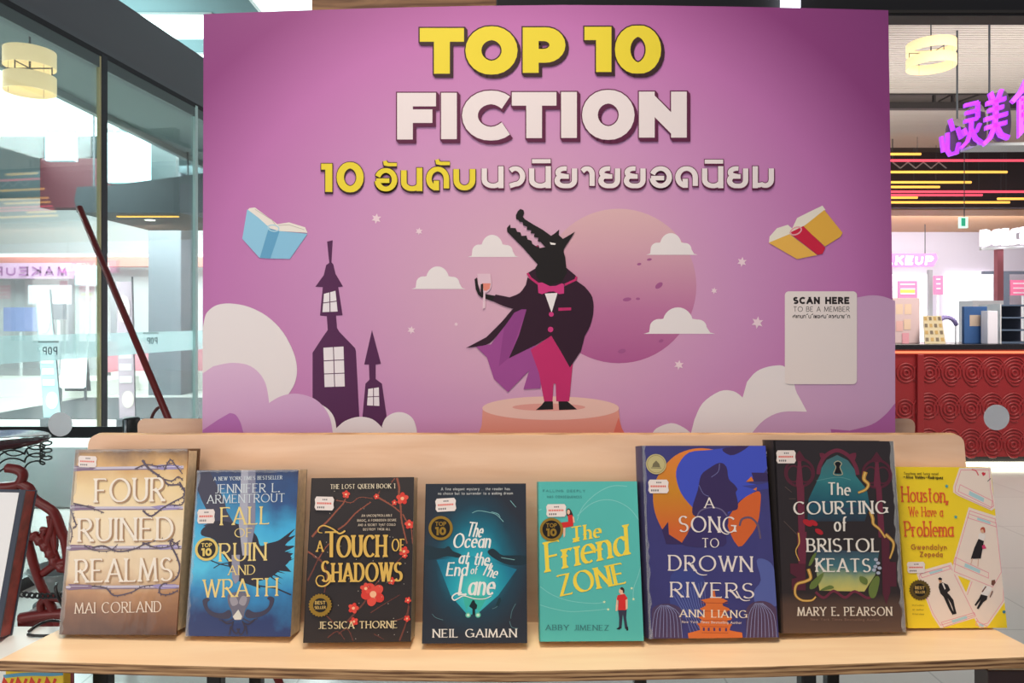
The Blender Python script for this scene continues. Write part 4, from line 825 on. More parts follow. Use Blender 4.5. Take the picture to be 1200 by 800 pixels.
A.fill(m, Z(smooth_pts([(420, 125), (560, 105), (700, 85), (850, 60), (970, 62), (985, 230), (900, 290), (830, 330), (930, 360), (860, 420), (780, 470), (700, 560), (500, 560), (440, 520), (360, 420), (325, 300), (345, 210)], 3)), blu)
A.fill(m, Z(smooth_pts([(660, 95), (780, 70), (860, 60), (800, 110), (720, 140)], 3)), vio); A.fill(m, Z([(870, 262), (990, 262), (995, 325), (890, 325)]), vio); A.fill(m, Z([(800, 360), (940, 345), (1000, 330), (1000, 375), (920, 390)]), ink(62, 66, 150))
A.fill(m, Z(smooth_pts([(930, 400), (860, 420), (790, 470), (720, 560), (690, 640), (770, 800), (850, 730), (910, 630), (932, 500)], 3)), org2); A.fill(m, Z([(830, 330), (870, 290), (886, 325)]), org); A.fill(m, Z([(880, 385), (908, 368), (905, 392)]), org)
A.fill(m, Z(smooth_pts([(640, 195), (690, 225), (705, 310), (745, 350), (768, 385), (755, 410), (768, 470), (765, 530), (700, 550), (660, 600), (470, 590), (440, 530), (480, 400), (505, 290), (560, 240)], 3)), vio)
A.line(m, Z(smooth_pts([(640, 200), (630, 260), (580, 300)], 4, False)), .6, ink(120, 122, 178)); A.line(m, Z(smooth_pts([(490, 360), (520, 420), (560, 440)], 4, False)), .6, ink(120, 122, 178))
A.fill(m, Z(smooth_pts([(380, 800), (400, 720), (470, 590), (560, 530), (640, 540), (700, 600), (680, 700), (660, 800)], 3)), ink(60, 50, 104)); A.line(m, Z(smooth_pts([(470, 600), (500, 545), (580, 520), (650, 535), (690, 580)], 4, False)), 1.6, ink(108, 100, 140))
A.line(m, Z(smooth_pts([(780, 650), (800, 600), (860, 590), (910, 640), (930, 740)], 4, False)), 2.4, ink(102, 84, 110)); A.fill(m, Z([(220, 690), (265, 630), (270, 720), (380, 790), (250, 790)]), vio)
def mound(cx, cy, rx, ry, zf, c1, c2):
    A.fill(m, zf([(cx - rx, 730), *ell(cx, cy, rx, ry, 18, 180, 360), (cx + rx, 730)]), c1)
    l = A.nxt()
    for k in range(9): t = k / 8; A.line(m, zf(smooth_pts([(cx - rx * .2 + rx * 1.1 * (t - .4) * .4, cy - ry * .8), (cx + rx * 1.6 * (t - .5), cy + ry * .2), (cx + rx * 2 * (t - .5), 722)], 3, False)), .5, c2, l)
A.fill(m, Z6_(smooth_pts([(900, 160), (960, 150), (1020, 200), (1045, 330), (1050, 480), (900, 480), (880, 380), (930, 300)], 3)), ink(88, 100, 168)); A.fill(m, Z6_(smooth_pts([(280, 280), (420, 220), (520, 300), (470, 420), (500, 560), (300, 560)], 3)), ink(62, 72, 140))
for k in range(12): A.line(m, Z6_(smooth_pts([(300 + 20 * k, 420 - 10 * k), (380 + 16 * k, 560), (430 + 30 * k, 715)], 3, False)), .5, ink(122, 134, 196))
mound(250, 540, 110, 60, Z6_, ink(78, 62, 98), ink(150, 160, 206)); mound(930, 530, 110, 80, Z6_, ink(84, 62, 92), ink(156, 166, 210))
A.fill(m, Z6_([(585, 380), (595, 380), (602, 425), (660, 440), (690, 455), (650, 470), (655, 490), (695, 505), (705, 520), (660, 530), (665, 560), (720, 575), (710, 590), (680, 595), (690, 615), (720, 622), (705, 640), (700, 665), (790, 680), (795, 730), (405, 730), (400, 690), (490, 665), (480, 635), (465, 622), (495, 612), (500, 590), (470, 575), (520, 560), (520, 530), (485, 515), (530, 490), (530, 470), (495, 450), (560, 435)]), ink(222, 116, 54))
l = A.nxt()
for y in (470, 530, 595, 640, 685): A.line(m, Z6_([(500, y), (690, y)]), .6, ink(170, 70, 40), l)
for x in (515, 550, 590, 630, 675): A.fill(m, Z6_([(x - 7, 648), (x + 7, 648), (x + 7, 672), (x - 7, 672)]), ink(80, 50, 100), l)
b.done()
cr = ink(236, 226, 222); S6 = dict(thick=.13, thin=.055, serif=.045, sp=.24)
b.lettering('title_lettering', 'cream title lettering', T_('A', 825.4, 595.4, 12.5, cr, width=12, **S6), T_('SONG', 795, 624, 19, cr, width=67.5, **S6), T_('TO', 822.5, 641.6, 11, cr, width=20, **S6), T_('DROWN', 783, 669.5, 18.5, cr, width=98.5, **S6), T_('RIVERS', 785, 700.4, 18, cr, width=98, **S6))
m = MB(); A.taper(m, smooth_pts([(843, 617), (846, 623), (851, 625.5), (854.5, 624.5)], 4, False), 1.8, .7, cr); A.taper(m, smooth_pts([(811, 662), (816, 671), (822, 673.8), (828, 673.4)], 4, False), 1.8, .7, cr); A.taper(m, smooth_pts([(862, 692), (867, 700.5), (872, 703), (878, 702.4)], 4, False), 1.8, .7, cr); m.build('title_flourish', b.root)
b.lettering('author_lettering', 'cream author lettering', T_('ANN LIANG', 795.3, 723.4, 9, ink(240, 226, 206), width=79, **SEB), T_('New York Times Bestselling Author', 798, 730.4, 3, ink(222, 206, 200), width=70, thick=.16, sp=.2))
b.price(760, 563, 784, 579, -1); b.badge(769.5, 544.8, 11.9, 'seal', mat('seal_gold', (206, 194, 140), .45, .2)); b.film('l', .004, 5)

# 7 - black hardback with keyhole arch
q = [(906.7, 516.7), (1049, 515.6), (1059, 738.8), (915.3, 743.7)]
p = [.4231, .9355, .95068, .07912, .14374, .02049, .16445, .24149]
cm = gmat('black_brown_cover', 'z', [(0, (98, 72, 58)), (.14, (84, 62, 52)), (.2, (44, 34, 34)), (1, (44, 36, 40))], sz=.24, noise=.06, nscale=10, coat=.6, bump=.25)
b = Book('court', 'black hardback with a keyhole arch and white title, tallest at the right', p, .035, q, cm, True, mat('black_boards', (36, 32, 34), .5))
A = b.A; m = b.cov; Z = zoom(895, 505, 6.4); Z8 = zoom(895, 625, 6.15); rnd = random.Random(8)
mar, mar2, teal = ink(112, 44, 66), ink(88, 36, 54), ink(40, 104, 118)
A.fill(m, Z([(430, 330), (440, 280), (480, 220), (560, 180), (640, 220), (690, 290), (700, 340), (780, 440), (800, 560), (760, 680), (330, 690), (340, 520)]), gmat('lake_teal', 'z', [(0, (50, 52, 66)), (.35, (36, 88, 108)), (.7, (52, 124, 132)), (1, (72, 110, 118))], cz=.13, sz=.09, noise=.35, nscale=30))
A.line(m, Z(smooth_pts([(340, 560), (480, 540), (600, 590), (780, 560)], 4, False)), 1, ink(64, 64, 104)); A.line(m, Z(smooth_pts([(400, 380), (560, 350), (660, 370)], 4, False)), .8, ink(92, 150, 152))
A.fill(m, Z8([(360, 120), (830, 140), (800, 300), (720, 420), (400, 420), (380, 300)]), gmat('sunset_lake', 'z', [(0, (206, 196, 110)), (.3, (170, 180, 120)), (.55, (70, 120, 132)), (1, (62, 78, 96))], cz=.052, sz=.05, noise=.5, nscale=34))
A.line(m, Z(smooth_pts([(415, 330), (425, 270), (470, 190), (560, 145), (650, 190), (700, 270), (712, 330)], 5, False)), 4.6, mar); A.line(m, Z(smooth_pts([(470, 190), (440, 180), (455, 215)], 4, False)), 4, mar); A.line(m, Z(smooth_pts([(650, 190), (690, 175), (680, 215)], 4, False)), 4, mar)
for cx, sgn in ((272, 1), (858, -1)):
    A.line(m, Z(ell(cx, 320, 108, 105, 30)), 3, mar2, closed=True); A.line(m, Z(ell(cx - 45, 330, 50, 62, 20)), 2, mar2, closed=True); A.line(m, Z(ell(cx + 45, 330, 50, 62, 20)), 2, mar2, closed=True); A.fill(m, Z([(cx - 45, 215), (cx, 150), (cx + 45, 215), (cx, 245)]), mar2)
    A.fill(m, Z([(cx - 12, 230), (cx + 12, 230), (cx + 28, 420), (cx - 28, 420)]), mar)
A.fill(m, Z([(250, 420), (306, 420), (310, 800), (262, 800)]), mar); A.fill(m, Z([(848, 420), (890, 420), (908, 800), (862, 800)]), mar)
A.fill(m, Z8([(240, 0), (310, 0), (300, 260), (250, 260)]), mar); A.fill(m, Z8([(848, 0), (905, 0), (905, 420), (875, 510), (850, 430)]), mar2); A.fill(m, Z8([(190, 230), (300, 230), (300, 420), (200, 420), (200, 340), (240, 330), (190, 300)]), mar2); A.fill(m, Z8([(905, 205), (950, 205), (950, 380), (905, 380)]), mar2)
A.line(m, Z8(smooth_pts([(370, 430), (430, 470), (500, 420), (580, 465), (650, 420), (740, 465), (790, 440)], 5, False)), 3, mar)
A.fill(m, Z(ell(563, 255, 22, 22, 16)), ink(22, 18, 22)); A.fill(m, Z([(552, 262), (574, 262), (588, 322), (538, 322)]), ink(22, 18, 22)); A.line(m, Z(smooth_pts([(530, 328), (548, 275), (535, 245), (563, 226), (592, 245), (578, 275), (596, 328)], 4)), .8, ink(190, 180, 150), closed=True)
gsn = ink(196, 146, 66)
for zf, pts, w0 in ((Z, [(770, 310), (758, 360), (790, 400), (770, 440), (715, 465)], 5), (Z, [(805, 610), (820, 660), (825, 700), (870, 740), (910, 800)], 4.4), (Z8, [(880, 10), (930, 60), (930, 110), (905, 180)], 4), (Z8, [(320, 270), (335, 330), (300, 355), (235, 380), (225, 450), (270, 490), (340, 490), (370, 465)], 4), (Z8, [(250, 10), (255, 80), (230, 140), (255, 210)], 2)):
    A.taper(m, zf(smooth_pts(pts, 12, False)), w0, w0 * .5, gsn); A.taper(m, zf(smooth_pts(pts, 12, False)), w0 * .3, w0 * .15, ink(232, 200, 120))
for x, y, r in ((330, 700, 40), (375, 700, 34), (415, 765, 34)): A.fill(m, Z(smooth_pts(ell(x, y, r, r * .55, 8, rot=30), 2)), ink(182, 36, 48))
for pts in ([(330, 410), (340, 360), (430, 290), (380, 390)], [(320, 240), (350, 170), (380, 150), (345, 230)], [(760, 460), (750, 390), (800, 310), (830, 330), (800, 450)], [(690, 310), (740, 330), (735, 370), (690, 350)], [(400, 420), (470, 380), (500, 400)]): A.fill(m, Z8(smooth_pts(pts, 3)), ink(104, 124, 62))
for x, y in ((805, 190), (820, 215), (800, 240), (830, 250), (790, 265), (820, 285)): A.fill(m, Z8(ell(x, y, 15, 12, 10)), ink(178, 186, 206))
for pts in ([(160, 430), (210, 470)], [(150, 690), (250, 790)], [(190, 520), (240, 520)]): A.line(m, Z(pts), .5, ink(110, 90, 84))
b.done()
wt2 = ink(238, 232, 224)
b.lettering('title_lettering', 'white title lettering', T_('The', 970, 581.4, 15.5, wt2, width=28, thick=.16, thin=.07, sp=.14), T_('COURTING', 929.8, 605, 15.5, wt2, width=111, rot=1.6, **SEB), T_('of', 977, 624, 18, wt2, width=16.5, thick=.16, thin=.07, sp=.1), T_('BRISTOL', 945, 648.6, 16, wt2, width=85.5, rot=1, **SEB), T_('KEATS', 955.5, 671.6, 16, wt2, width=64.5, rot=.8, **SEB))
b.lettering('author_lettering', 'white author lettering', T_('MARY E. PEARSON', 933.8, 722.8, 10.2, ink(232, 222, 208), width=110, rot=1.3, **SEB), T_('New York Times Bestselling Author', 949, 727.8, 3, ink(132, 104, 92), width=80, rot=.8, thick=.16, sp=.2))
# spine lettering, read downwards
m = MB(); w2 = b.w / 2
A2 = Art(lambda x, y, l: b.M @ Vector((-w2 - .0046 - l, .010 + y * .001, b.h - x * .001)))
A2.text(m, 'The COURTING of BRISTOL KEATS', 14, 12, 11, ink(206, 210, 214), width=150, thick=.17, sp=.2); tag(m.build('spine_lettering', b.root), 'pale spine lettering')
b.price(909.8, 528.6, 933, 544.2, -1); b.film('r', .005, 12)

# 8 - yellow paperback with picture cards
q = [(1052.4, 548.3), (1159.6, 546), (1181.6, 734), (1060, 737.4)]
p = [.58174, .95798, .94731, .04077, .17271, .01373, .13301, .2058]
cm = mat('yellow_cover', (250, 218, 44), .4)
b = Book('hous', 'yellow paperback scattered with pink-edged picture cards, rightmost on the ledge', p, .014, q, cm, False)
A = b.A; m = b.cov; Z = zoom(1040, 535, 7.275); Z2_ = zoom(1040, 640, 5)
cw, pk, tl = ink(244, 226, 214), ink(236, 150, 168), ink(70, 170, 180)
def card(pts, ins, bar=None):
    A.fill(m, pts, ink(206, 176, 60)) if False else None
    A.fill(m, pts, cw); c = Vector((sum(p_[0] for p_ in pts) / len(pts), sum(p_[1] for p_ in pts) / len(pts)))
    A.line(m, [tuple(c + (Vector(p_) - c) * ins) for p_ in pts], .7, pk, closed=True)
def bar(pts): A.line(m, pts, .7, pk, closed=True); A.fill(m, [tuple((Vector(pts[0]) * (1 - s) + Vector(pts[1]) * s) * (1 - t) + (Vector(pts[3]) * (1 - s) + Vector(pts[2]) * s) * t) for s, t in ((.3, .2), (.75, .2), (.75, .8), (.3, .8))], ink(178, 214, 222))
card(Z2_([(490, 160), (560, 120), (690, 120), (694, 300), (590, 462), (540, 474), (440, 300)]), .9); bar(Z2_([(520, 430), (585, 462), (575, 478), (515, 455)]))
card(Z2_([(180, 130), (370, 72), (530, 405), (300, 484), (250, 400), (165, 150)]), .9); bar(Z2_([(305, 445), (505, 378), (515, 400), (320, 474)])); bar(Z2_([(185, 148), (355, 95), (365, 112), (195, 170)]))
card(Z([(680, 400), (705, 395), (925, 455), (1010, 800), (920, 1120), (560, 870), (555, 800), (640, 500)]) if False else Z([(690, 402), (922, 470), (936, 560), (985, 960), (905, 1105), (545, 965), (560, 850)]), .92); bar(Z([(690, 455), (930, 530), (935, 562), (685, 490)])); bar(Z2_([(395, 42), (590, 130), (590, 162), (383, 78)]))
card(Z([(615, 90), (868, 80), (885, 250), (915, 400), (880, 425), (600, 310), (562, 285), (562, 240)]), .9); bar(Z([(620, 222), (885, 345), (880, 400), (605, 275)]))
A.line(m, Z(smooth_pts([(715, 100), (750, 110), (770, 145)], 4, False)), 1.4, ink(222, 110, 120)); A.fill(m, Z([(795, 125), (808, 117), (818, 123), (828, 120), (826, 138), (808, 150)]), ink(214, 50, 70)); A.line(m, Z([(845, 190), (870, 165)]), .8, ink(80, 80, 80))
bk = ink(38, 32, 34)
A.fill(m, Z2_([(290, 175), (300, 165), (312, 172), (312, 195), (300, 200)]), ink(206, 160, 130)); A.fill(m, Z2_([(290, 172), (302, 164), (314, 172), (312, 182), (296, 180)]), bk)
A.fill(m, Z2_([(296, 202), (318, 195), (348, 208), (362, 240), (344, 256), (356, 272), (322, 284), (302, 262), (292, 225)]), bk); A.fill(m, Z2_([(318, 276), (338, 272), (356, 318), (372, 360), (386, 388), (374, 396), (352, 356)]), bk); A.fill(m, Z2_([(334, 272), (354, 266), (380, 302), (388, 345), (398, 386), (384, 392), (374, 350), (362, 318)]), bk); A.fill(m, Z2_([(312, 200), (322, 198), (334, 232), (329, 240)]), ink(236, 228, 222))
A.fill(m, Z2_([(545, 262), (585, 270), (580, 295), (560, 310), (530, 355), (520, 350), (545, 295), (515, 335), (506, 330), (535, 285)]), bk); A.fill(m, Z2_([(560, 210), (600, 210), (612, 230), (586, 272), (546, 262)]), ink(240, 234, 232)); A.fill(m, Z2_([(608, 175), (628, 170), (632, 190), (618, 208), (606, 200)]), ink(120, 76, 62)); A.fill(m, Z2_([(612, 238), (618, 242), (602, 280), (596, 278)]), ink(120, 76, 62)); A.fill(m, Z2_([(572, 210), (578, 214), (555, 250), (548, 246)]), ink(120, 76, 62))
A.fill(m, Z(ell(806, 588, 20, 26, 14)), ink(226, 180, 150)); A.fill(m, Z(smooth_pts([(785, 590), (795, 566), (820, 565), (828, 600), (818, 610), (808, 580)], 3)), ink(186, 84, 66)); A.fill(m, Z([(788, 610), (830, 625), (828, 650), (812, 680), (770, 665), (770, 625)]), ink(240, 232, 228)); A.fill(m, Z([(770, 662), (816, 680), (810, 720), (790, 830), (705, 835), (735, 740)]), bk); A.line(m, Z([(720, 830), (705, 880)]), .9, ink(220, 180, 160)); A.line(m, Z([(770, 830), (765, 900)]), .9, ink(220, 180, 160)); A.fill(m, Z([(800, 720), (820, 708), (838, 742), (805, 748)]), ink(222, 70, 120))
for x, y in ((508, 237), (580, 485)): cx, cy = Z([(x, y)])[0]; A.fill(m, [(cx + (2.4 if k % 2 == 0 else 1.1) * math.sin(R(36 * k)), cy - (2.4 if k % 2 == 0 else 1.1) * math.cos(R(36 * k))) for k in range(10)], tl)
cx, cy = Z2_([(685, 368)])[0]; A.fill(m, ell(cx, cy, 2, 2, 10), ink(60, 130, 160))
b.done()
og = ink(226, 96, 50); H8 = dict(thick=.12, thin=.07, serif=.04, sp=.14)
b.lettering('title_lettering', 'orange title lettering', T_('Houston,', 1058.5, 586.4, 17.5, og, width=53, rot=.6, **H8), T_('We Have a', 1066, 602.4, 11, og, width=39.5, rot=1, **H8), T_('Problema', 1060.5, 625.8, 18, og, width=57, rot=1.5, **H8))
b.lettering('author_lettering', 'orange-brown author lettering', T_('Gwendolyn', 1067, 640.6, 6.4, ink(188, 120, 52), width=42, rot=1, thick=.17, sp=.16), T_('Zepeda', 1077, 649, 6.4, ink(188, 120, 52), width=27, rot=1, thick=.17, sp=.16))
b.lettering('quote_lettering', 'small dark quotation lettering', T_('Touching and funny novel!', 1062, 556.4, 3, ink(92, 76, 30), width=40, rot=.8, thick=.15, sp=.2), T_('-Alisa Valdes-Rodriguez', 1061, 560.6, 3.6, ink(50, 40, 24), width=45, rot=.5, thick=.22, sp=.18), *[T_(t, 1066, y, 2.4, ink(168, 140, 40), width=14, thick=.15, sp=.2) for t, y in (('Includes', 709), ('an author', 714.5), ('interview', 720))])
b.price(1061.5, 655, 1083, 668.4, -2); b.badge(1075.8, 689, 13, 'best', mat('dull_bronze_foil', (112, 92, 44), .4, .4))

# ------------------------------------------------------------------ surroundings: glass, mall hall, counter, shop
XW = lambda Y: -2.48 + .105 * (Y - 3.55)                     # the left glass wall runs away from the viewer
GL1, GL2 = glass_mat('shopfront_glass', (.93, .99, .98), .35), glass_mat('partition_glass', (.985, .995, .99), .18)
def wbox(m, y0, y1, z0, z1, d0, d1, mt):                     # a length of the left wall, d = distance to its left face
    a, b_ = XW(y0), XW(y1)
    vs = [(a + d0, y0, z0), (a + d1, y0, z0), (b_ + d1, y1, z0), (b_ + d0, y1, z0), (a + d0, y0, z1), (a + d1, y0, z1), (b_ + d1, y1, z1), (b_ + d0, y1, z1)]
    m.add(vs, [(0, 3, 2, 1), (4, 5, 6, 7), (0, 1, 5, 4), (1, 2, 6, 5), (2, 3, 7, 6), (3, 0, 4, 7)], mt)
m = MB(); wbox(m, 2.3, 7.2, .06, 2.9, -.006, .006, GL1); win = struct(m, 'window_1')
m = MB(); wbox(m, 2.3, 7.2, 0, .06, -.03, .03, BLACK); m.build('bottom_rail', win)
YPOST = 4.28
m = MB(); wbox(m, YPOST, YPOST + .05, .06, 2.9, -.012, .012, mat('dark_bronze_frame', (52, 60, 66), .4)); wbox(m, YPOST - .012, YPOST, .06, 2.9, -.010, .008, mat('brass_edge', (226, 216, 168), .35, .2)); m.build('mullion', win)
m = MB(); wbox(m, 5.30, 5.33, .06, 2.9, -.010, .012, mat('pale_glass_edge', (206, 236, 236), .25)); m.build('glass_edge', win)
frost = film_mat('frosted_film', (226, 246, 248), .6, .7)
m = MB(); wbox(m, 2.3, 7.2, 1.135, 1.272, -.0085, -.007, frost); fb = m.build('frosted_band', win)
def wall_art(px, py, lift):                                  # picture point -> the inner face of the glass wall
    k = (px - 600) / F; Y = (-2.48 - .105 * 3.55) / (k - .105); return Vector((XW(Y) + .008 + lift, Y, HC + (HY - py) / F * Y))
m = MB(); A = Art(wall_art, step=1e-3); tg = ink(84, 110, 118)
for k, (ch, x0, x1, yb, h) in enumerate((('POP', 47, 65.5, 415, 9), ('POP', 170, 183, 402.5, 7.5))):
    seg_ = (x1 - x0) / 3
    for i, c in enumerate(reversed(ch)):                     # seen from inside, so it reads backwards
        for poly in glyph(c, seg_ * .62 / max(gwidth(c), .1), h * .9, h * .13, h * .13):
            mx = max(q[0] for q in poly); A.fill(m, [(x0 + seg_ * (i + .85) - u, yb - v) for u, v in poly], tg, .001 + .0002 * (i % 3))
    for i in range(9): A.fill(m, [(x0 - 4 + i * (x1 - x0 + 6) / 9, yb - h * 1.75), (x0 - 4 + (i + .7) * (x1 - x0 + 6) / 9, yb - h * 1.77), (x0 - 4 + (i + .7) * (x1 - x0 + 6) / 9, yb - h * 1.5), (x0 - 4 + i * (x1 - x0 + 6) / 9, yb - h * 1.48)], ink(164, 184, 188), .001)
tag(m.build('reversed_lettering', win), 'grey lettering seen backwards on the frosted band')
m = MB(); wbox(m, 2.0, 7.6, 2.945, 3.29, -.12, 0, mat('bulkhead_grey', (104, 110, 116), .55)); struct(m, 'trim_1')
m = MB(); wbox(m, 2.0, 7.6, 2.915, 2.945, -.12, .012, mat('bulkhead_lip', (104, 112, 118), .5)); wbox(m, 2.0, 7.6, 2.885, 2.915, -.06, .01, mat('black_channel', (30, 36, 40), .4)); wbox(m, 2.0, 7.6, 2.82, 2.885, -.05, .006, mat('grey_transom', (112, 124, 126), .5)); struct(m, 'trim_2')
DOT = film_mat('white_dot', (248, 248, 252), .94, .45)
# clear partition behind the display with its white warning dots
m = MB(); m.box(-2.30, 3.2, 2.5, 2.51, .01, 3.5, GL2); win2 = struct(m, 'window_2')
for px, py, r_, c_ in ((70.5, 497, 14.2, (186, 198, 202)), (1168, 489, 15, (226, 218, 234))):
    m = MB(); m.prism([P(x, y, 2.499) for x, y in ell(px, py, r_, r_, 40)], (0, .001, 0), DOT); tag(m.build('round_sticker', win2), 'plain white round sticker on the glass')
m = MB(); m.box(-.05, 3.2, 2.42, 2.495, 2.352, 2.62, mat('dark_head_frame', (34, 32, 34), .5)); m.box(.94, 3.2, 2.416, 2.42, 2.36, 2.37, mat('head_frame_lip', (62, 58, 54), .5)); struct(m, 'trim_3')
m = MB(); m.box(-.66, -.052, 2.42, 2.495, 2.355, 2.8, wood_mat('brown_timber', (140, 92, 58), (214, 160, 108), 'X')); struct(m, 'trim_4')
m = MB(); m.box(.884, .932, 2.37, 2.4195, 2.358, 2.62, mat('white_tube_light', (235, 242, 255), .4, emit=2.2)); tag(m.build('tube_light'), 'upright white tube light showing above the poster board', 'light')

# ---- near the left edge: leaning pole, belt barrier, iron chair, easel book
m = MB(); a, b_ = P(93, 243, 2.44), P(197, 490, 2.2); foot = a + (b_ - a) * (a.z / (a.z - b_.z))
m.tube([a, b_, foot], .0105, REDM, 10); pole = m.build('pole', None, True); tag(pole, 'slim dark red pole leaning diagonally against the glass', 'pole')
m = MB(); m.tube(smooth_pts([P(*q_) for q_ in ((193, 474, 2.215), (186, 477, 2.215), (180, 484, 2.215), (177, 494, 2.215), (178, 508, 2.215))], 4, False), .005, mat('dark_red_bracket', (84, 34, 34), .4), 8); m.build('curved_bracket', pole, True)
bb = thing('belt_barrier', 'black belt barrier post with its black belt running off to the left', 'barrier', (P(154, 500, 3.0).x, 3.0, 0))
px_ = P(154, 500, 3.0).x
m = MB(); m.lathe([(0, 0), (.17, 0), (.17, .012), (.05, .035), (.0, .035)], (px_, 3.0, 0), BLACK); m.build('base', bb, True)
m = MB(); m.lathe([(.0, .03), (.024, .03), (.024, .86), (0, .86)], (px_, 3.0, 0), STEEL); m.build('post', bb, True)
m = MB(); m.lathe([(0, .855), (.033, .855), (.033, .945), (.028, .952), (0, .952)], (px_, 3.0, 0), BLACK); m.box(px_ - .012, px_ - .002, 2.964, 2.968, .856, .945, STEEL); m.build('head', bb, True)
m = MB(); m.box(px_ - 1.6, px_ - .03, 2.998, 3.002, .868, .914, BLACK); m.build('belt', bb)
# ornate dark red iron chair
ch = thing('iron_chair', 'ornate dark red wrought iron chair with leafy scrollwork at the left edge', 'chair', (P(40, 640, 1.5).x, 1.5, 0))
YC = 1.5; S3 = lambda pts, y=YC: smooth_pts([tuple(P(px, py, y)) for px, py in pts], 5, False)
m = MB()
m.tube(S3([(-14, 571), (8, 570), (22, 567), (27, 556), (20, 550), (8, 548)]), .010, REDM, 8); m.tube(S3([(22, 566), (34, 572), (40, 584), (55, 594), (64, 602), (72, 622), (78, 640), (84, 700), (86, 760)]), .010, REDM, 8)
m.tube(S3([(20, 576), (34, 640), (46, 680), (58, 706), (70, 735), (76, 770)]), .009, REDM, 8); m.build('back_frame', ch, True)
m = MB()
m.tube(S3([(37, 626), (48, 634), (58, 646), (66, 660), (80, 668)]), [.008 + .004 * math.sin(k) ** 2 for k in range(21)], REDM, 8)
m.tube(S3([(63, 606), (60, 622), (56, 636), (64, 652)]), .008, REDM, 8); m.tube(S3([(48, 620), (54, 621), (50, 626), (54, 634)]), .006, REDM, 8)
m.tube(S3([(50, 672), (64, 662), (80, 656)]), .008, REDM, 8); m.tube(S3([(57, 604), (63, 640), (70, 660)]), .005, REDM, 8)
for q_ in ([(40, 628), (52, 628), (62, 646), (60, 658), (50, 644)], [(58, 618), (64, 612), (66, 640), (62, 648)]): m.prism([P(x, y, YC - .004) for x, y in smooth_pts(q_, 3)], (0, .008, 0), REDM)
m.build('leaf_scrollwork', ch, True)
m = MB(); m.tube(S3([(24, 724), (50, 720), (80, 718)]), .011, REDM, 8); m.tube(S3([(50, 720), (48, 706), (60, 700), (76, 702)]), .008, REDM, 8); m.prism([P(x, y, 1.52) for x, y in ((20, 724), (82, 718), (84, 742), (22, 752))], (0, .25, 0), REDM); m.build('seat', ch, True)
for dx_, dy_ in ((22, 1.5), (80, 1.5), (26, 1.76), (80, 1.76)):
    m = MB(); c_ = P(dx_, 740, dy_); m.tube([c_, Vector((c_.x, dy_, .0))], .011, REDM, 8); m.build('leg', ch, True)
m = MB(); pc = [P(26 + 50 * k / 16, 696.5 + 2 * math.sin(k / 16 * 3), YC - .02) for k in range(17)]
for k, p_ in enumerate(pc): m.tube([p_ + Vector((.006 * math.cos(R(45 * j)), .003 * (k % 2) , .005 * math.sin(R(45 * j)))) for j in range(8)], .0015, BLACK, 5, closed=True)
tag(m.build('chain', ch), 'black hanging chain')
bw = MB(); bw.lathe([(0, 0), (.028, 0), (.06, .045), (.098, .11), (.094, .11), (.055, .045), (0, .01)], P(73, 704, 2.35), mat('grey_enamel', (138, 150, 148), .3)); tag(bw.build('bowl', None, True), 'grey enamel bowl behind the red iron chair', 'bowl')
pb = MB(); c_ = P(73, 704, 2.35); pb.lathe([(0, 0), (.12, 0), (.12, .02), (.03, .04), (.03, c_.z - .02), (.08, c_.z - .005), (.08, c_.z), (0, c_.z)], (c_.x, c_.y, 0), DGREY); tag(pb.build('plant_stand', None, True), 'slim grey pedestal under the enamel bowl', 'stand')
# glass-topped side table with black wire coils
tt = thing('side_table', 'dark round glass-topped table with black coiled wire edging', 'table', (P(-20, 520, 1.9).x, 1.9, 0))
c_ = P(-30, 520, 1.9); m = MB(); m.lathe([(0, 0), (.165, 0), (.17, .006), (.165, .012), (0, .012)], c_, mat('dark_red_glass', (70, 34, 36), .12), 40); m.build('table_top', tt, True)
m = MB()
for k in range(3):
    m.tube([c_ + Vector(((.158 + .012 * math.sin(14 * t)) * math.cos(t), (.158 + .012 * math.sin(14 * t)) * math.sin(t), -.012 - .02 * k + .008 * math.cos(14 * t))) for t in [R(3 * j) for j in range(120)]], .0022, BLACK, 5, closed=True)
tag(m.build('wire_coils', tt, True), 'black wire coils')
m = MB(); m.lathe([(0, 0), (.14, 0), (.14, .015), (.02, .03), (.02, c_.z), (0, c_.z)], (c_.x, c_.y, 0), BLACK); m.build('pedestal', tt, True)
# white pedestal with the leaning glossy book on a wire easel
wp = MB(); wp.bevbox(-.90, -.617, .90, 1.02, 0, .925, .004, WHITE); wp.box(-.6165, -.616, .905, 1.015, .0, .92, mat('pale_blue_edge', (150, 180, 206), .5)); tag(wp.build('plinth'), 'white plinth beside the left end of the ledge', 'plinth')
Mb = Matrix.Translation((-.668, .955, .9335)) @ Matrix.Rotation(R(9), 4, 'Z') @ Matrix.Rotation(R(-14), 4, 'X') @ Matrix.Rotation(R(3.2), 4, 'Y')
lb = thing('book', 'glossy book with a glare-white cover with a dark red patterned edge leaning at the left edge', 'book', Mb)
m = MB(); bkb = mat('black_book_border', (60, 68, 84), .35); m.box(-.17, 0, 0, .003, 0, .19, bkb, Mb); m.box(-.17, 0, .033, .036, 0, .19, bkb, Mb); m.box(-.17, -.167, 0, .036, 0, .19, bkb, Mb)
m.box(-.166, -.007, -.0004, 0, .005, .186, mat('glare_white_cover', (244, 246, 250), .18, 0, coat=.6), Mb); m.build('cover', lb)  # white of the cover is glare put into its colour
m = MB(); m.box(-.166, -.0015, .0032, .0328, .0015, .1885, mat('sprayed_red_edge', (150, 54, 42), .5, noise=.4, nscale=60), Mb); tag(m.build('page_block', lb), 'dark red sprayed page edges')
m = MB(); E_ = P(24, 738, 1.02)
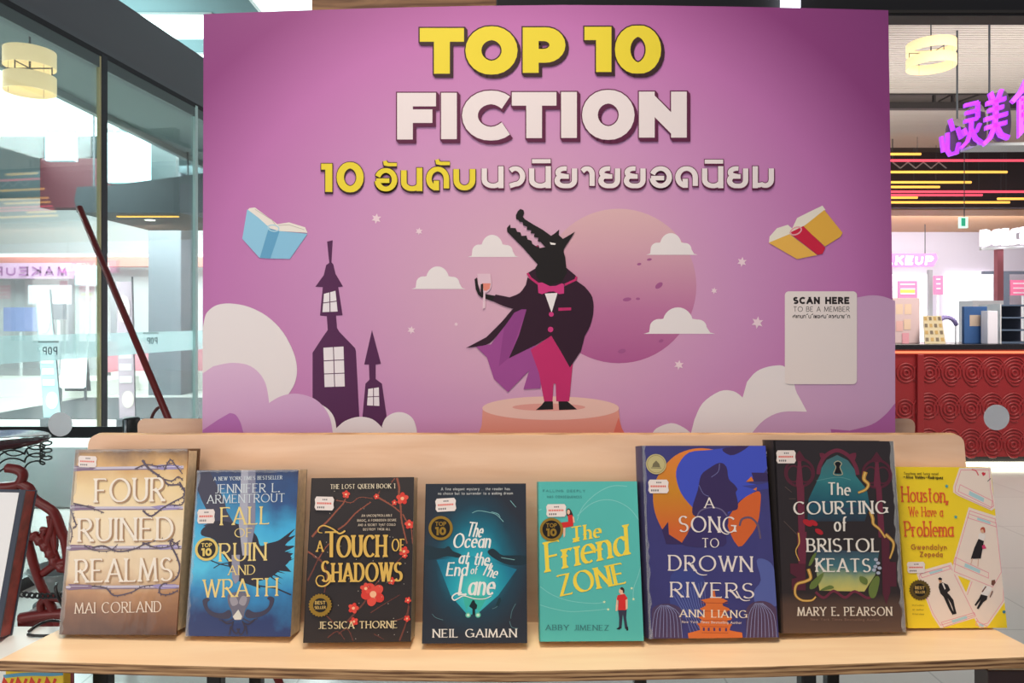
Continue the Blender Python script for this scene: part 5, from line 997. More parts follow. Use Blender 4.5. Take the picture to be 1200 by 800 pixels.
m.tube(smooth_pts([(-.602, 1.0, .927), (-.60, .99, .95), (-.612, .985, .985), (-.62, 1.0, .99)], 4, False), .0022, BLACK, 6); m.tube(smooth_pts([(-.65, .985, .9275), (-.60, .985, .9275), (-.598, 1.01, .9275), (-.65, 1.03, .9275)], 4), .002, BLACK, 6)
tag(m.build('wire_easel', None, True), 'black wire easel behind the leaning glossy book', 'easel')
# lower shelf: only the tops of these show under the ledge
yb_ = MB(); yb_.bevbox(-.611, -.541, .885, .90, .6155, .9305, .001, mat('yellow_magazine', (244, 214, 60), .4)); yo = yb_.build('book'); tag(yo, 'yellow picture book with red letters on the shelf below the ledge', 'book')
m = MB(); A = Art(lambda x, y, l: P(x, y, .8848) + Vector((0, -l, 0)))
A.line(m, smooth_pts([(4, 792.5), (22, 790.4), (40, 789.6), (60, 790), (74, 789)], 4, False), 4, ink(96, 170, 206))
for x in (2, 18, 34, 52): A.line(m, [(x, 806), (x + 3, 796), (x + 9, 806), (x + 13, 795)], 3.4, ink(222, 66, 44))
m.build('cover_print', yo)
dbk = MB(); dbk.bevbox(.576, .70, .888, .915, .6155, .9245, .001, mat('dark_brown_cover', (58, 40, 40), .4)); do = dbk.build('book'); tag(do, 'dark book with pale page tops on the shelf below the ledge at right', 'book')
m = MB(); m.box(.579, .695, .891, .912, .9245, .926, PAGE); m.build('page_block', do)
for x0_, x1_, c_ in ((-.30, -.12, (84, 70, 66)), (-.09, .06, (120, 96, 80))):
    pass

# ---- hall beyond the left glass
m = MB(); m.box(-7.4, -3.0, 10.0, 12.7, .001, .012, mat('dark_hall_strip', (64, 66, 68), .8)); tag(m.build('floor_mat'), 'dark strip across the far hall floor', 'mat')  # thin dark sheet laid across the hall floor
m = MB(); m.box(-5.6, -1.9, 5.25, 7.7, .001, .014, mat('ribbed_entry_mat', (64, 73, 73), .9, bump=.8, bscale=120)); tag(m.build('floor_mat'), 'grey ribbed entrance mat behind the display at left', 'mat')
WALLW = mat('white_wall', (236, 240, 240), .7)
m = MB(); m.box(-14, -2.2, 16.0, 16.2, 0, 6.5, WALLW); struct(m, 'wall_left')
m = MB(); m.box(-14, -1.0, 5.6, 16, 4.0, 4.12, mat('teal_ceiling', (104, 128, 134), .8)); struct(m, 'ceiling')
for x, y, sx_, sy_ in ((-2.93, 6.60, .62, .50), (-2.86, 7.55, .5, .5), (-1.86, 6.12, .55, .42), (-6.6, 8.15, 4.6, 4.7)):
    t_ = thing('ceiling_light', {-2.93: 'white ceiling light panel seen over the left bulkhead, larger and higher', -2.86: 'white ceiling light panel just above the left bulkhead beside the poster board', -1.86: 'white ceiling light panel over the top left corner of the poster board'}.get(x, 'very large glowing ceiling panel of the hall at the far left'), 'light', (x, y, 4.0), 'hall ceiling lights')
    m = MB(); m.box(x - sx_ / 2, x + sx_ / 2, y - sy_ / 2, y + sy_ / 2, 3.985, 3.999, mat('light_panel', (226, 250, 250), .4, emit=2.4)); m.build('diffuser', t_)
    m = MB(); 
    for a_, b2_, c2_, d_ in ((x - sx_ / 2 - .03, x - sx_ / 2, y - sy_ / 2 - .03, y + sy_ / 2 + .03), (x + sx_ / 2, x + sx_ / 2 + .03, y - sy_ / 2 - .03, y + sy_ / 2 + .03), (x - sx_ / 2, x + sx_ / 2, y - sy_ / 2 - .03, y - sy_ / 2), (x - sx_ / 2, x + sx_ / 2, y + sy_ / 2, y + sy_ / 2 + .03)): m.box(a_, b2_, c2_, d_, 3.98, 4.0, WHITE)
    m.build('frame', t_)
m = MB(); m.box(-4.0, -2.75, 4.6, 12, 3.36, 3.5, mat('soffit_grey', (132, 144, 142), .7)); m.box(-4.0, -3.94, 4.6, 12, 3.30, 3.36, mat('soffit_rim', (168, 178, 176), .6)); struct(m, 'trim_5')
m = MB(); m.prism([P(x, y, 8.0) for x, y in ((90, 219), (130, 217), (238, 203), (240, 249), (90, 249), (87, 235))], (0, 1.6, 0), mat('charcoal_canopy', (44, 52, 58), .5)); cano = m.build('canopy'); hg = MB()
for x_ in (110, 220): q_ = P(x_, 225, 8.8); hg.tube([q_, Vector((q_.x, q_.y, 3.999))], .012, DGREY, 6)
hg.build('hanger_rods', cano); tag(cano, 'charcoal boxed canopy over the hall shopfront', 'canopy')
m = MB(); m.lathe([(0, -.012), (.055, -.012), (.06, 0), (0, 0)], P(176, 246, 8.6) - Vector((0, 0, .0)), mat('lamp_glow', (255, 250, 240), .4, emit=4), 20); m.v = [Vector((v.x, v.y, v.z - m.v[0].z + P(0, 249, 8).z - .004)) for v in m.v]; m.build('downlight', cano)
m = MB(); z_ = P(0, 249, 8).z; m.box(P(122, 0, 8).x, P(196, 0, 8.0).x, 8.25, 8.29, z_ - .012, z_ - .001, mat('amber_strip', (255, 190, 90), .4, emit=1.8)); m.build('light_strip', cano)
m = MB()                                                     # grey square column of the hall
c0, c1 = P(174, 0, 13.2).x, P(211, 0, 13.2).x; m.box(c0, c1, 13.2, 13.8, 0, 4.0, mat('column_grey', (86, 94, 100), .5)); m.box(c1, c1 + .02, 13.2, 13.8, 0, 4.0, DGREY); tag(m.build('column'), 'grey square column standing in the bright hall', 'column')
# hanging drum lamps: two glowing rings round a rod
def drum(px, py, Y, r, ztop, label):
    c_ = P(px, py, Y); t_ = thing('pendant_lamp', label, 'lamp', (c_.x, c_.y, c_.z), 'two-ring pendant lamps')
    sh = mat('lamp_shade', (255, 226, 172), .6, emit=.95)
    for dz in (.075, -.075):
        m = MB(); m.lathe([(r, -.05), (r, .05), (r - .008, .05), (r - .008, -.05), (r, -.05)], c_ + Vector((0, 0, dz + .0)), sh, 48); m.build('ring_shade', t_, True)
    m = MB(); m.tube([c_ + Vector((0, 0, .02)), Vector((c_.x, c_.y, ztop))], .006, DGREY, 6); m.tube([c_ + Vector((-r + .004, 0, .02)), c_ + Vector((r - .004, 0, .02))], .004, DGREY, 6); m.tube([c_ + Vector((0, -r + .004, .02)), c_ + Vector((0, r - .004, .02))], .004, DGREY, 6)
    for a_ in range(4): m.tube([c_ + Vector(((r - .005) * math.cos(R(90 * a_)), (r - .005) * math.sin(R(90 * a_)), -.12)), c_ + Vector(((r - .005) * math.cos(R(90 * a_)), (r - .005) * math.sin(R(90 * a_)), .12))], .004, DGREY, 5)
    m.build('rod', t_)
drum(35, 84, 4.4, .138, 3.9, 'round two-ring pendant lamp glowing at the upper left')
drum(1091, 65, 7.4, .225, 4.6, 'round two-ring pendant lamp glowing under the slatted ceiling at right')
# far shopfronts of the hall
def slab(name, label, cat, x0, x1, y0, y1, Y, d, mt, kind=None, parent=None):
    m = MB(); a_, b2_ = P(x0, y1, Y), P(x1, y0, Y); m.box(a_.x, b2_.x, Y, Y + d, max(a_.z, 0), b2_.z, mt); o_ = m.build(name, parent); tag(o_, label, cat, kind=kind); return o_
fas = slab('fascia_board', 'salmon fascia board across the far hall shop', 'fascia', -60, 262, 301, 312, 15.2, .3, mat('salmon_fascia', (246, 168, 152), .6))
slab('light_strip', None, None, -60, 262, 297, 300, 15.15, .3, mat('white_strip_light', (255, 255, 255), .4, emit=1.5), None, fas)
m = MB(); A = Art(lambda x, y, l: P(x, y, 14.9) + Vector((0, -l, 0)), step=1e-3)
sg_ = mat('pink_sign_reflection', (250, 206, 238), .5, emit=.25); m.prism([P(x, y, 14.95) for x, y in ((-10, 308), (84, 308), (80, 326), (-14, 326))], (0, .2, 0), sg_); so = m.build('shop_sign'); tag(so, 'reflection of the pink MAKEUP sign, built as a backward sign in the hall', 'sign')  # mirror image of the makeup sign in the glass, modelled as a solid
m = MB()
for i, c in enumerate('MAKEUP'):
    for poly in glyph(c, 9 / max(gwidth(c), .1), 8.5, 2.2, 2.2): A.fill(m, [(78 - 15 * i - u, 322 - v) for u, v in poly], ink(204, 132, 196), .02 + .004 * (i % 2))
m.build('sign_lettering', so)
for k, (x0_, x1_, y0_, y1_, c_, lab) in enumerate(((88, 116, 311, 334, (206, 232, 240), 'pale blue display screen in the hall shop'), (33, 82, 334, 356, (240, 238, 246), 'white display board in the hall shop'), (4, 44, 360, 388, (150, 160, 206), 'blue-violet product poster in the hall shop'), (60, 76, 356, 374, (120, 122, 130), 'grey screen on the hall shop shelf'))):
    o_ = slab(('screen', 'notice_board', 'poster', 'screen')[k], lab, ('screen', 'board', 'poster', 'screen')[k], x0_, x1_, y0_, y1_, 14.4, .06, mat('panel_%d' % k, c_, .5)); slab('stand', None, None, (x0_ + x1_) / 2 - 1, (x0_ + x1_) / 2 + 1, y1_, 470, 14.42, .04, WHITE, None, o_)
slab('shelf_unit', 'grey shelf unit with pale ledges in the hall shop', 'shelf', 88, 120, 336, 470, 14.6, .3, mat('pale_shelf_back', (196, 198, 196), .6))
slab('dark_panel', 'dark red wall panel above the hall shop', 'panel', 47, 130, 185, 243, 11.99, .3, mat('maroon_panel', (72, 26, 36), .6))
slab('wall_panel', 'pale blue backlit wall panel above the hall', 'panel', 53, 86, 150.5, 188, 10.12, .1, mat('pale_cyan_panel', (186, 214, 226), .6)); slab('wall_panel', 'pale cyan backlit wall panel behind the charcoal canopy', 'panel', 126, 173, 150.5, 214, 10.12, .1, mat('pale_cyan_panel2', (176, 214, 218), .6))
slab('wall_panel', 'dark grey wall panel right of the pale cyan panel', 'panel', 174, 206, 160.5, 212, 10.58, .1, mat('dark_wall_panel', (70, 78, 80), .6))
slab('platform', 'low cream display platform in the hall', 'platform', -60, 122, 446, 470, 12.9, 1.2, mat('cream_platform', (232, 232, 222), .5)); 
slab('platform', 'low pale platform with a pink band behind the grey column', 'platform', 130, 260, 436, 462, 14.3, .4, mat('cream_platform2', (228, 228, 220), .5)); slab('low_wall', 'pink low wall behind the grey column', 'wall', 120, 260, 400, 436, 14.8, .2, mat('pink_low_wall', (232, 150, 160), .6))
def banner(x0t, x1t, x0b, x1b, yt, yb, Y, c1, label):
    t_ = thing('roll_up_banner', label, 'banner', (P(x0b, yb, Y).x, Y, 0))
    z0 = P(0, yb, Y).z
    m = MB(); m.prism([P(x0t, yt, Y), P(x1t, yt, Y), P(x1b, yb, Y), P(x0b, yb, Y)], (0, .006, 0), c1); m.build('printed_sheet', t_)
    m = MB(); A = Art(lambda x, y, l: P(x, y, Y) + Vector((0, -l, 0)), step=.002)
    h_ = yb - yt; cx_ = lambda t: (x0t + x1t) / 2 + ((x0b + x1b) / 2 - (x0t + x1t) / 2) * t
    for k in range(4):
        t = .42 + .09 * k; A.fill(m, [(cx_(t) - 7, yt + h_ * t), (cx_(t) + 7, yt + h_ * t), (cx_(t) + 7, yt + h_ * (t + .05)), (cx_(t) - 7, yt + h_ * (t + .05))], ink(238, 238, 236))
    A.fill(m, ell(cx_(.86) + 2, yt + h_ * .86, 7, 10, 18), ink(244, 226, 214)); A.fill(m, ell(cx_(.2), yt + h_ * .2, 7, 16, 18), ink(246, 222, 216)); m.build('print', t_)
    m = MB(); a_, b2_ = P(x0b - 1, 0, Y).x, P(x1b + 1, 0, Y).x; m.bevbox(a_, b2_, Y - .06, Y + .07, 0, max(.06, z0), .01, DGREY); m.build('base', t_)
    m = MB(); m.tube([P(x1t + 1, yt - 6, Y + .02), P(x1b + .5, yb, Y + .02)], .012, DGREY, 6); m.build('pole', t_)
banner(42, 58, 51, 71, 345, 489, 9.2, mat('teal_pink_banner', (176, 214, 218), .5, noise=.1, nscale=3), 'teal roll-up banner standing in the bright hall, left of the mullion')
banner(136, 154, 140, 158, 330, 490, 9.0, mat('mauve_banner', (200, 176, 188), .5, noise=.1, nscale=3), 'mauve roll-up banner standing in the bright hall, right of the mullion')
af = thing('sandwich_board', 'white folding sandwich board in the hall', 'sign', (P(86, 440, 12.4).x, 12.4, .0))
zb_ = P(0, 446, 12.9).z
m = MB(); m.prism([P(72, 414, 12.35), P(102, 414, 12.35), P(100, 455, 12.2), P(70, 455, 12.2)], (0, .02, 0), WHITE); m.build('panel', af)
for x_ in (70.5, 99.5):
    m = MB(); q_ = P(x_, 455, 12.2); m.box(q_.x - .015, q_.x + .015, 12.2, 12.23, 0, q_.z + .02, DGREY); m.build('leg', af)
m = MB(); m.prism([P(72, 414, 12.38), P(102, 414, 12.38), P(106, 458, 12.75), P(76, 458, 12.75)], (0, .02, 0), DGREY); m.build('rear_panel', af)

# ---- right: slatted ceiling, steel beams, coloured tubes
slat = mat('pale_slat', (206, 196, 190), .45)
m = MB(); zs = 4.5
m.box(3.0, 12, 7.2, 14.19, zs + .09, zs + .1, mat('slat_void', (96, 86, 84), .7)); cr_ = struct(m, 'ceiling_slatted'); cr_.name = 'ceiling_right'
m = MB()
for k in range(46): y_ = 7.3 + .064 * k; m.box(3.0, 12, y_, y_ + .046, zs, zs + .03, slat)
tag(m.build('slats', cr_), 'pale ceiling slats')
m = MB()
for k in range(30): y_ = 10.9 + .084 * k; m.box(3.0, 12, y_, y_ + .074, zs - .001, zs + .03, slat)
tag(m.build('slats', cr_), 'pale ceiling slats')
bm_ = mat('black_steel', (40, 34, 36), .5)
tr = thing('roof_truss', 'black steel roof truss crossing below the slatted ceiling', 'truss', (6.5, 10.25, 4.2))
m = MB(); z0 = P(0, 127, 10.2).z; z1 = P(0, 111, 10.2).z
m.box(3.5, 12, 10.2, 10.3, z0, P(0, 119.5, 10.2).z, bm_); m.build('bottom_chord', tr)
m = MB(); m.box(3.5, 12, 10.2, 10.26, z1, z1 + .05, bm_); m.build('top_chord', tr)
for x_ in (1096, 1118, 1164): 
    m = MB(); q_ = P(x_, 0, 10.2).x; m.box(q_ - .015, q_ + .015, 10.21, 10.25, z0 + .03, 4.6 if x_ == 1118 else z1, bm_); m.build('post', tr)
for a_, b2_ in ((1100, 1117), (1124, 1150), (1160, 1190)):
    m = MB(); m.tube([P(a_, 119, 10.22), P(b2_, 110, 10.22)], .012, bm_, 6); m.build('brace', tr)
# neon characters
sgn = thing('neon_sign', 'glowing purple Chinese character sign hanging at the upper right', 'sign', P(1150, 140, 7.4))
neon = mat('neon_purple', (178, 62, 250), .4, emit=1.15); back = mat('sign_back', (128, 118, 116), .5)
for ch_, x0_, x1_, y0_, y1_, Y0, dy in (('\u5fc3', 1104, 1128, 138, 181, 7.8, 4), ('\u7075', 1127, 1152, 121, 170, 7.5, 6), ('\u7f8e', 1153, 1183, 106, 165, 7.2, 8), ('\u98df', 1187, 1222, 92, 156, 6.9, 9)):
    wd = (x1_ - x0_) * .13; m = MB()
    for poly in [p_ for s_, _ in strokes(ch_) for p_ in sweep([(u * (x1_ - x0_), v * (y1_ - y0_)) for u, v in s_], wd * 1.25, wd * 1.25)]:
        m.prism([P(x0_ + u, y1_ - v - dy * (u / (x1_ - x0_) - .5), Y0) for u, v in poly], (.012, .05, 0), neon)
    tag(m.build('letter', sgn), 'glowing purple character')
    m = MB(); cx_, cy_ = (x0_ + x1_) / 2 + 5, (y0_ + y1_) / 2 + 1
    m.prism([P(x, y, Y0 + .12) for x, y in smooth_pts([(cx_ - 11, cy_ - 10), (cx_ - 4, y0_ + 2), (cx_ + 8, y0_ + 4), (cx_ + 12, cy_ + 6), (cx_ + 8, y1_ - 3), (cx_ - 8, y1_ - 2)], 4)], (0, .03, 0), back); m.build('backing_plate', sgn)
m = MB(); m.prism([P(1146, 167.5, 7.6), P(1240, 166, 7.6), P(1240, 170, 7.6), P(1146, 170.5, 7.6)], (0, .3, 0), WHITE); m.build('tray', sgn)
for x_, Y_ in ((1131, 7.85), (1170, 7.4)):
    m = MB(); q_ = P(x_, 150, Y_); m.tube([Vector((q_.x, Y_ + .14, q_.z - .1)), Vector((q_.x, Y_ + .14, 4.5))], .01, DGREY, 6); m.build('hanger', sgn)
# shop front beyond
m = MB(); m.box(4.5, 16, 14.2, 14.4, P(0, 243, 14.2).z, 5.4, mat('shop_dark_fascia', (62, 50, 54), .6)); struct(m, 'wall_right')
m = MB(); m.box(4.5, 16, 14.4, 18, P(0, 243, 14.2).z - .02, P(0, 243, 14.2).z + .1, mat('tan_soffit', (196, 150, 112), .6)); struct(m, 'trim_6')
m = MB(); m.box(4.5, 16, 18.0, 18.2, 0, 5, mat('lilac_white_wall', (226, 222, 236), .7)); struct(m, 'wall_back')
yt_, rt_ = mat('yellow_tube', (255, 190, 84), .4, emit=1.25), mat('red_tube', (250, 84, 108), .4, emit=.95)
for x1_, y_, Y_, mt, lab in ((1079, 180.5, 12.6, yt_, 'highest'), (1180, 201.5, 12.9, yt_, 'second highest'), (1138, 213.5, 13.1, yt_, 'third highest'), (1101, 219, 13.2, yt_, 'fourth highest'), (1075, 231.5, 13.5, yt_, 'short low'), (1183, 237, 13.6, yt_, 'lowest long'), (1226, 232.8, 13.5, yt_, 'right-hand low'), (1240, 188, 12.7, rt_, 'upper'), (1240, 224.5, 13.3, rt_, 'middle'), (1151, 228.5, 13.4, rt_, 'short lower')):
    x0_ = 1169 if lab == 'right-hand low' else 1030
    t_ = thing('tube_light', '%s %s tube light in the rows hanging before the shop' % (lab, 'yellow' if mt is yt_ else 'red'), 'light', P(x0_, y_, Y_))
    m = MB(); m.tube([P(x0_, y_, Y_), P(x1_, y_, Y_)], .022, mt, 8); m.build('tube', t_, True)
    m = MB()
    for x_ in (x0_ + 4, x1_ - 4): q_ = P(x_, y_, Y_); m.tube([q_, Vector((q_.x, q_.y, 4.495 if Y_ < 13.4 else 4.5895))], .004, DGREY, 4)
    m.build('suspension_wires', t_)
m = MB(); zz_ = [P(1046 + 9 * k, 197 if k % 2 else 190, 12.75) for k in range(8)]
for a_, b2_ in zip(zz_, zz_[1:]): m.tube([a_, b2_], .012, mat('grey_truss', (150, 140, 138), .5), 5)
m.tube([zz_[0] + Vector((0, 0, .0)), Vector((zz_[0].x, 12.75, 4.495))], .008, DGREY, 4)
tag(m.build('lattice_beam'), 'thin grey zigzag lattice beam among the tube lights', 'beam')
ex = thing('exit_sign', 'small green and white exit sign hanging on a thin rod', 'sign', P(1130, 257, 12.0))
m = MB(); a_, b2_ = P(1125, 267, 12.0), P(1134.5, 254, 12.0); m.box(a_.x, b2_.x, 12, 12.05, a_.z, b2_.z, mat('exit_white', (226, 250, 240), .5, emit=.7)); m.box(a_.x + .02, b2_.x - .05, 11.99, 12, a_.z + .03, b2_.z - .02, mat('exit_green', (52, 178, 140), .5, emit=.5)); m.build('sign_face', ex)
m = MB(); q_ = P(1130, 254, 12.02); m.tube([q_, Vector((q_.x, q_.y, 4.495))], .008, DGREY, 5); m.build('rod', ex)
m = MB()
for x_, y_ in ((1050, 258), (1107, 259), (1148, 252), (1172, 251)): q_ = P(x_, y_, 15.2)
ss = thing('shop_sign', 'white MAKEUP sign with pink outline above the shop counter', 'sign', P(1060, 304, 16.5))
m = MB(); A = Art(lambda x, y, l: P(x, y, 16.5) + Vector((0, -l, 0)), step=.01)
m.prism([P(x, y, 16.52) for x, y in ((1010, 297), (1097, 297), (1099, 303), (1094, 312), (1010, 313))], (0, .12, 0), mat('pink_sign_box', (226, 110, 176), .5, emit=.5)); m.build('sign_box', ss)
m = MB(); l_ = A.nxt()
for i, (c, xo) in enumerate(zip('MAKEUP', (1018, 1036, 1048.5, 1060, 1071.5, 1083.5))):
    gw = max(gwidth(c), .1); A_w = 14 if c == 'M' else 9.5
    for poly in glyph(c, (A_w - 2.6) / gw, 8, 2.6, 2.6): u_ = A.up(l_); m.face([A.T(xo + 1.3 + u + v * .12, 310.2 - 1.3 - v, u_ + (A.k % 23) * 1e-4) for u, v in poly], mat('white_sign_letters', (255, 250, 255), .5, emit=1.0))
tag(m.build('sign_lettering', ss), 'white MAKEUP lettering')
m = MB(); q_ = P(1084, 297, 16.55); m.tube([q_, Vector((q_.x, 16.55, 4.9 if q_.z > 4.8 else P(0, 243, 14.2).z))], .01, DGREY, 5); m.build('rod', ss)
s2 = thing('shop_sign', 'glowing white sign lettered DOLCE running off the right edge', 'sign', P(1180, 277, 13.0))
m = MB(); A_m = mat('white_sign_letters', (255, 250, 255))
for i, (c, xo, y_) in enumerate(zip('DOLCE', (1152, 1164.5, 1178, 1186, 1199.5), (286, 285, 284.4, 283.8, 283))):
    gw = max(gwidth(c), .1)
    for poly in glyph(c, 7.5 / gw, 15, 4.6, 4.6): m.prism([P(xo + 2.3 + u, y_ - v, 13.0) for u, v in poly], (0, .1, 0), A_m)
tag(m.build('sign_lettering', s2), 'white DOLCE lettering')
m = MB(); m.prism([P(x, y, 13.12) for x, y in ((1150, 290), (1230, 286), (1230, 289), (1150, 293))], (0, .06, 0), WHITE); m.build('rail', s2)
m = MB(); a_, b2_ = P(1169, 0, 13.15), P(1176, 0, 13.15); m.box(a_.x, b2_.x, 13.15, 13.25, 0, P(0, 290, 13.15).z, mat('red_post', (206, 120, 132), .5)); tag(m.build('post', s2), 'red post')
# back-lit shop fittings
bl = mat('backlit_white', (255, 252, 255), .5, emit=1.0)
slab('lightbox', 'glowing white wall lightbox in the middle of the shop', 'lightbox', 1111, 1164, 318, 403, 17.9, .08, bl); slab('lightbox', 'glowing white wall lightbox at the left of the shop', 'lightbox', 1046, 1090, 321, 403, 17.85, .1, bl)
slab('door_frame', 'grey upright frame between two glowing lightboxes', 'frame', 1089, 1093, 316, 441, 17.5, .1, mat('grey_frame', (172, 176, 180), .5))
slab('head_rail', 'dark grey rail over the shop shelves at right', 'rail', 1153, 1240, 317.5, 321, 17.2, .1, mat('slate_rail', (112, 120, 136), .5)); slab('shelf_unit', 'dark upright shelf end at the right of the shop', 'shelf', 1176, 1183, 320, 403, 17.0, .3, mat('slate_rail', (112, 120, 136)))
def poster(x0, x1, y0, y1, label, yl):
    o_ = slab('poster', label, 'poster', x0, x1, y0, y1, 17.0, .02, mat('pink_poster', (250, 130, 172), .5)); m = MB(); A = Art(lambda x, y, l: P(x, y, 17.0) + Vector((0, -l, 0)), step=.004)
    if yl: A.fill(m, [(x0 + 3, y0 + 10), (x1 - 3, y0 + 10), (x1 - 3, y0 + 15), (x0 + 3, y0 + 15)], ink(252, 222, 90))
    for k in range(3): A.line(m, [(x0 + 3, y0 + 4 + 5.5 * k), (x1 - 3, y0 + 4 + 5.5 * k)], 1.6, ink(252, 226, 236))
    m.build('print', o_); slab('easel', None, None, (x0 + x1) / 2 - 1, (x0 + x1) / 2 + 1, y1, 445, 17.03, .04, WHITE, None, o_)
poster(1052, 1075, 329, 351, 'pink sale poster with a yellow band behind the counter at left', True); poster(1094, 1105, 323, 345, 'narrow pink poster beside the grey frame', False); poster(1184, 1215, 328, 346, 'pink poster at the right edge of the shop', False)
slab('display_block', 'tall pale cabinet block behind the counter display', 'cabinet', 1140, 1176, 352, 498, 9.5, .3, mat('white_cabinet', (240, 240, 248), .5))

# ---- red counter with raised running scrolls
YK = 6.7; ct = thing('counter', 'long red service counter with raised scroll relief and black top', 'counter', (4.4, YK, 0))
xl, xr = P(960, 0, YK).x, 8.2; ztop = P(0, 403, YK).z; zlip = P(0, 409.5, YK).z; zbot = P(0, 548, YK).z
m = MB(); m.bevbox(xl, xr, YK - .03, YK + .7, zlip, ztop, .006, mat('black_stone', (34, 30, 34), .2)); m.build('worktop', ct)
redc = mat('red_counter', (146, 34, 38), .42)
m = MB(); m.box(xl, xr, YK + .02, YK + .65, .10, zlip, redc); m.build('body', ct)
m = MB(); m.box(xl, xr, YK - .012, YK + .019, zlip - .035, zlip - .012, mat('orange_led', (255, 120, 84), .5, emit=1.1)); tag(m.build('light_strip', ct), 'glowing orange strip under the worktop')
m = MB(); m.box(xl, xr, YK + .06, YK + .6, 0, .10, mat('plinth_black', (30, 26, 28), .5)); m.build('plinth', ct)
m = MB(); m.box(xl, xr, YK + .012, YK + .058, .012, .045, mat('warm_led', (255, 250, 226), .5, emit=3.0)); tag(m.build('light_strip', ct), 'glowing white strip at the counter foot')
m = MB(); a_ = P(1078.5, 0, YK).x; m.bevbox(a_ - .03, a_ + .03, YK - .012, YK + .02, .10, zlip - .04, .006, redc); m.build('upright_rib', ct)
K = lambda px, py: Vector((P(px, py, YK).x, YK + .018, P(px, py, YK).z))
for row, yc in enumerate((437, 479.5, 521.5)):
    m = MB(); 
    for i in range(-1, 14):
        xc = (1063 if i < 0 else 1090.5 + 25 * (i)) - (0 if row == 0 else 1.5)
        for r_ in (3, 7, 11): m.tube([K(*q_) for q_ in ell(xc, yc, r_, r_, 20)], .0085, redc, 6, closed=True)
        if i >= 0:
            for off in (0, 4.2):
                m.tube([K(*q_) for q_ in smooth_pts([(xc - 14 - off, yc + 6 + off), (xc - 13 - off, yc - 6), (xc - 4, yc - 14.5 - off * .8), (xc + 8, yc - 13 - off * .8), (xc + 14 + off * .2, yc - 3 - off * .4), (xc + 16, yc + 7), (xc + 23, yc + 14.5 - off * .2), (xc + 30, yc + 14)], 3, False)], .0085, redc, 6)
    tag(m.build('scroll_relief', ct, True), 'row of raised running scrolls')
# things on the counter
def on_top(x0, x1, y0, Y, d, mt, name, label, cat):
    a_, b2_ = P(x0, 0, Y).x, P(x1, 0, Y).x; m = MB(); m.bevbox(a_, b2_, Y, Y + d, ztop + .0005, P(0, y0, Y).z, .004, mt); o_ = m.build(name); tag(o_, label, cat); return o_, a_, b2_
o_, a_, b2_ = on_top(1046, 1078, 349, 6.95, .2, mat('pink_carton', (236, 206, 208), .5), 'carton_display', 'pale pink carton display on the counter beside the poster board', 'display')
m = MB(); A = Art(lambda x, y, l: P(x, y, 6.95) + Vector((0, -l, 0)), step=.001)
for x_, y_ in ((1050, 356), (1060, 356), (1050, 376), (1059, 374), (1057, 390)): A.fill(m, [(x_, y_), (x_ + 8, y_), (x_ + 8, y_ + 12), (x_, y_ + 12)], ink(250, 176 + (y_ % 3) * 20, 190))
m.build('print', o_)
m = MB(); q_ = [P(1082, 370, 6.95), P(1103, 370, 6.95), P(1108.5, 400, 6.8), P(1084, 400, 6.8)]; 
zt0 = ztop + .001
for p_ in q_[2:]: p_.z = zt0
m.prism(q_, (0, .01, 0), mat('menu_card', (206, 188, 150), .5)); mo = m.build('menu_card'); tag(mo, 'small beige menu card with rows of items standing on the counter', 'menu')
m = MB()
for r_ in range(4):
    for c_ in range(4):
        t0, u0 = (r_ + .15) / 4, (c_ + .15) / 4; f_ = lambda t, u: q_[0] * (1 - t) * (1 - u) + q_[1] * (1 - t) * u + q_[2] * t * u + q_[3] * t * (1 - u) + Vector((0, -.003, 0))
        m.face([f_(t0, u0), f_(t0, u0 + .15), f_(t0 + .13, u0 + .15), f_(t0 + .13, u0)], ink(104, 84, 60) if (r_ + c_) % 2 else ink(186, 146, 70))
m.build('print', mo)
m = MB(); m.prism([P(1083, 372, 6.97), P(1102, 372, 6.97), Vector((P(1104, 0, 7.06).x, 7.06, zt0)), Vector((P(1086, 0, 7.06).x, 7.06, zt0))], (0, .006, 0), mat('menu_card', (206, 188, 150))); m.build('rear_leaf', mo)
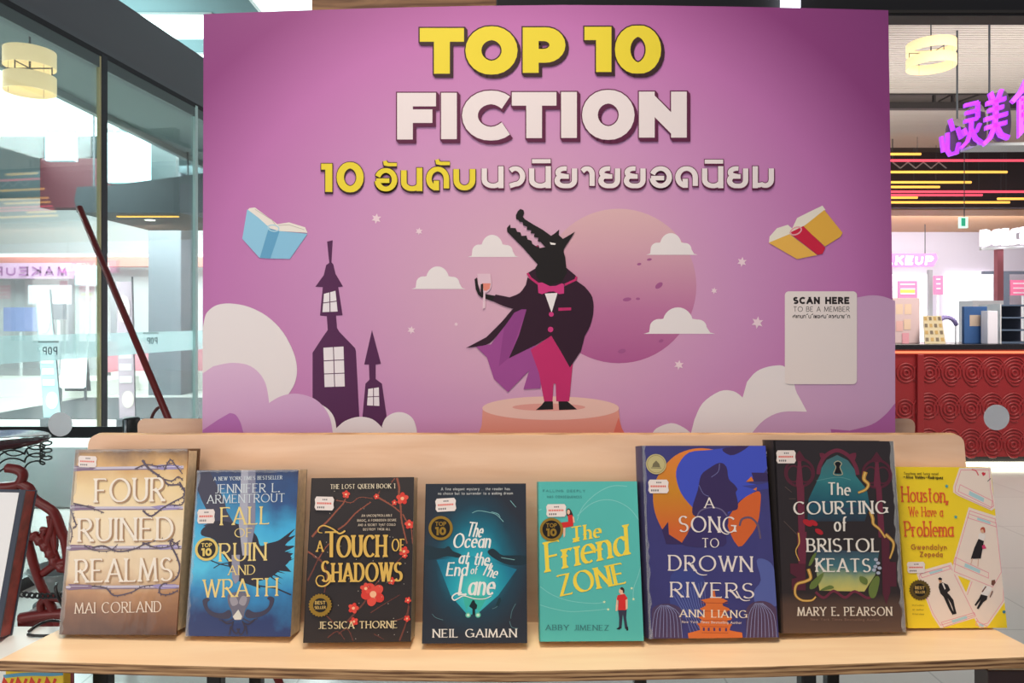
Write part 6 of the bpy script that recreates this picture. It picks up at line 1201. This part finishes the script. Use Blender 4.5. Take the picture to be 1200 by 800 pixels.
o_, a_, b2_ = on_top(1130, 1157, 359, 6.9, .04, mat('blue_standee', (58, 98, 156), .5, noise=.15, nscale=6), 'counter_standee', 'upright blue counter standee with a small beige square', 'sign')
m = MB(); m.prism([P(x, y, 6.899) for x, y in ((1136.5, 369), (1149, 369), (1149, 382), (1136.5, 382))], (0, .0008, 0), mat('beige_square', (198, 176, 158), .5)); m.build('printed_square', o_)
o_, a_, b2_ = on_top(1157.5, 1169.5, 364, 6.76, .1, mat('white_leaflet_box', (238, 232, 244), .5), 'leaflet_box', 'white leaflet box right of the blue standee', 'box')
rk = thing('rack', 'dark slate rack with open shelves at the right end of the counter', 'rack', P(1188, 400, 6.9)); sl_ = mat('slate_rack', (92, 108, 132), .5)
a_, b2_ = P(1172, 0, 6.9).x, P(1222, 0, 6.9).x; zr = P(0, 356, 6.9).z
m = MB(); m.box(a_ + .012, b2_, 7.2, 7.22, ztop + .0005, zr, mat('rack_back', (70, 76, 100), .5)); m.build('back_panel', rk)
m = MB(); m.box(a_, a_ + .012, 6.9, 7.22, ztop + .0005, zr, mat('pale_side', (226, 226, 230), .5)); m.build('side_panel', rk)
for k in range(4):
    z_ = ztop + .0005 + (zr - ztop - .02) * k / 3; m = MB(); m.box(a_ + .012, b2_, 6.9, 7.2, z_, z_ + .014, sl_); m.build('shelf', rk)
m = MB(); c_ = P(1109, 386, 7.1)
for k in range(11): t = R(20 + 14 * k); m.lathe([(.0, -.022), (.016, -.016), (.022, 0), (.016, .016), (0, .022)], c_ + Vector((.098 * math.cos(t), 0, .098 * math.sin(t) + .02)), mat('lilac_pompom', (176, 160, 222), .6), 10)
gar = m.build('wreath', None, True); tag(gar, 'arched lilac pompom wreath standing on the counter', 'wreath')
m = MB(); m.tube([c_ + Vector((.09, .0, .05)), Vector((c_.x + .09, 7.1, zt0))], .006, WHITE, 6); m.tube([c_ + Vector((-.09, .0, .05)), Vector((c_.x - .09, 7.1, zt0))], .006, WHITE, 6); m.build('stand', gar)
# closing walls and roof of the building, out of the picture
m = MB(); m.box(-14, 16, 23.8, 24, 0, 6.6, WALLW); struct(m, 'wall_far')
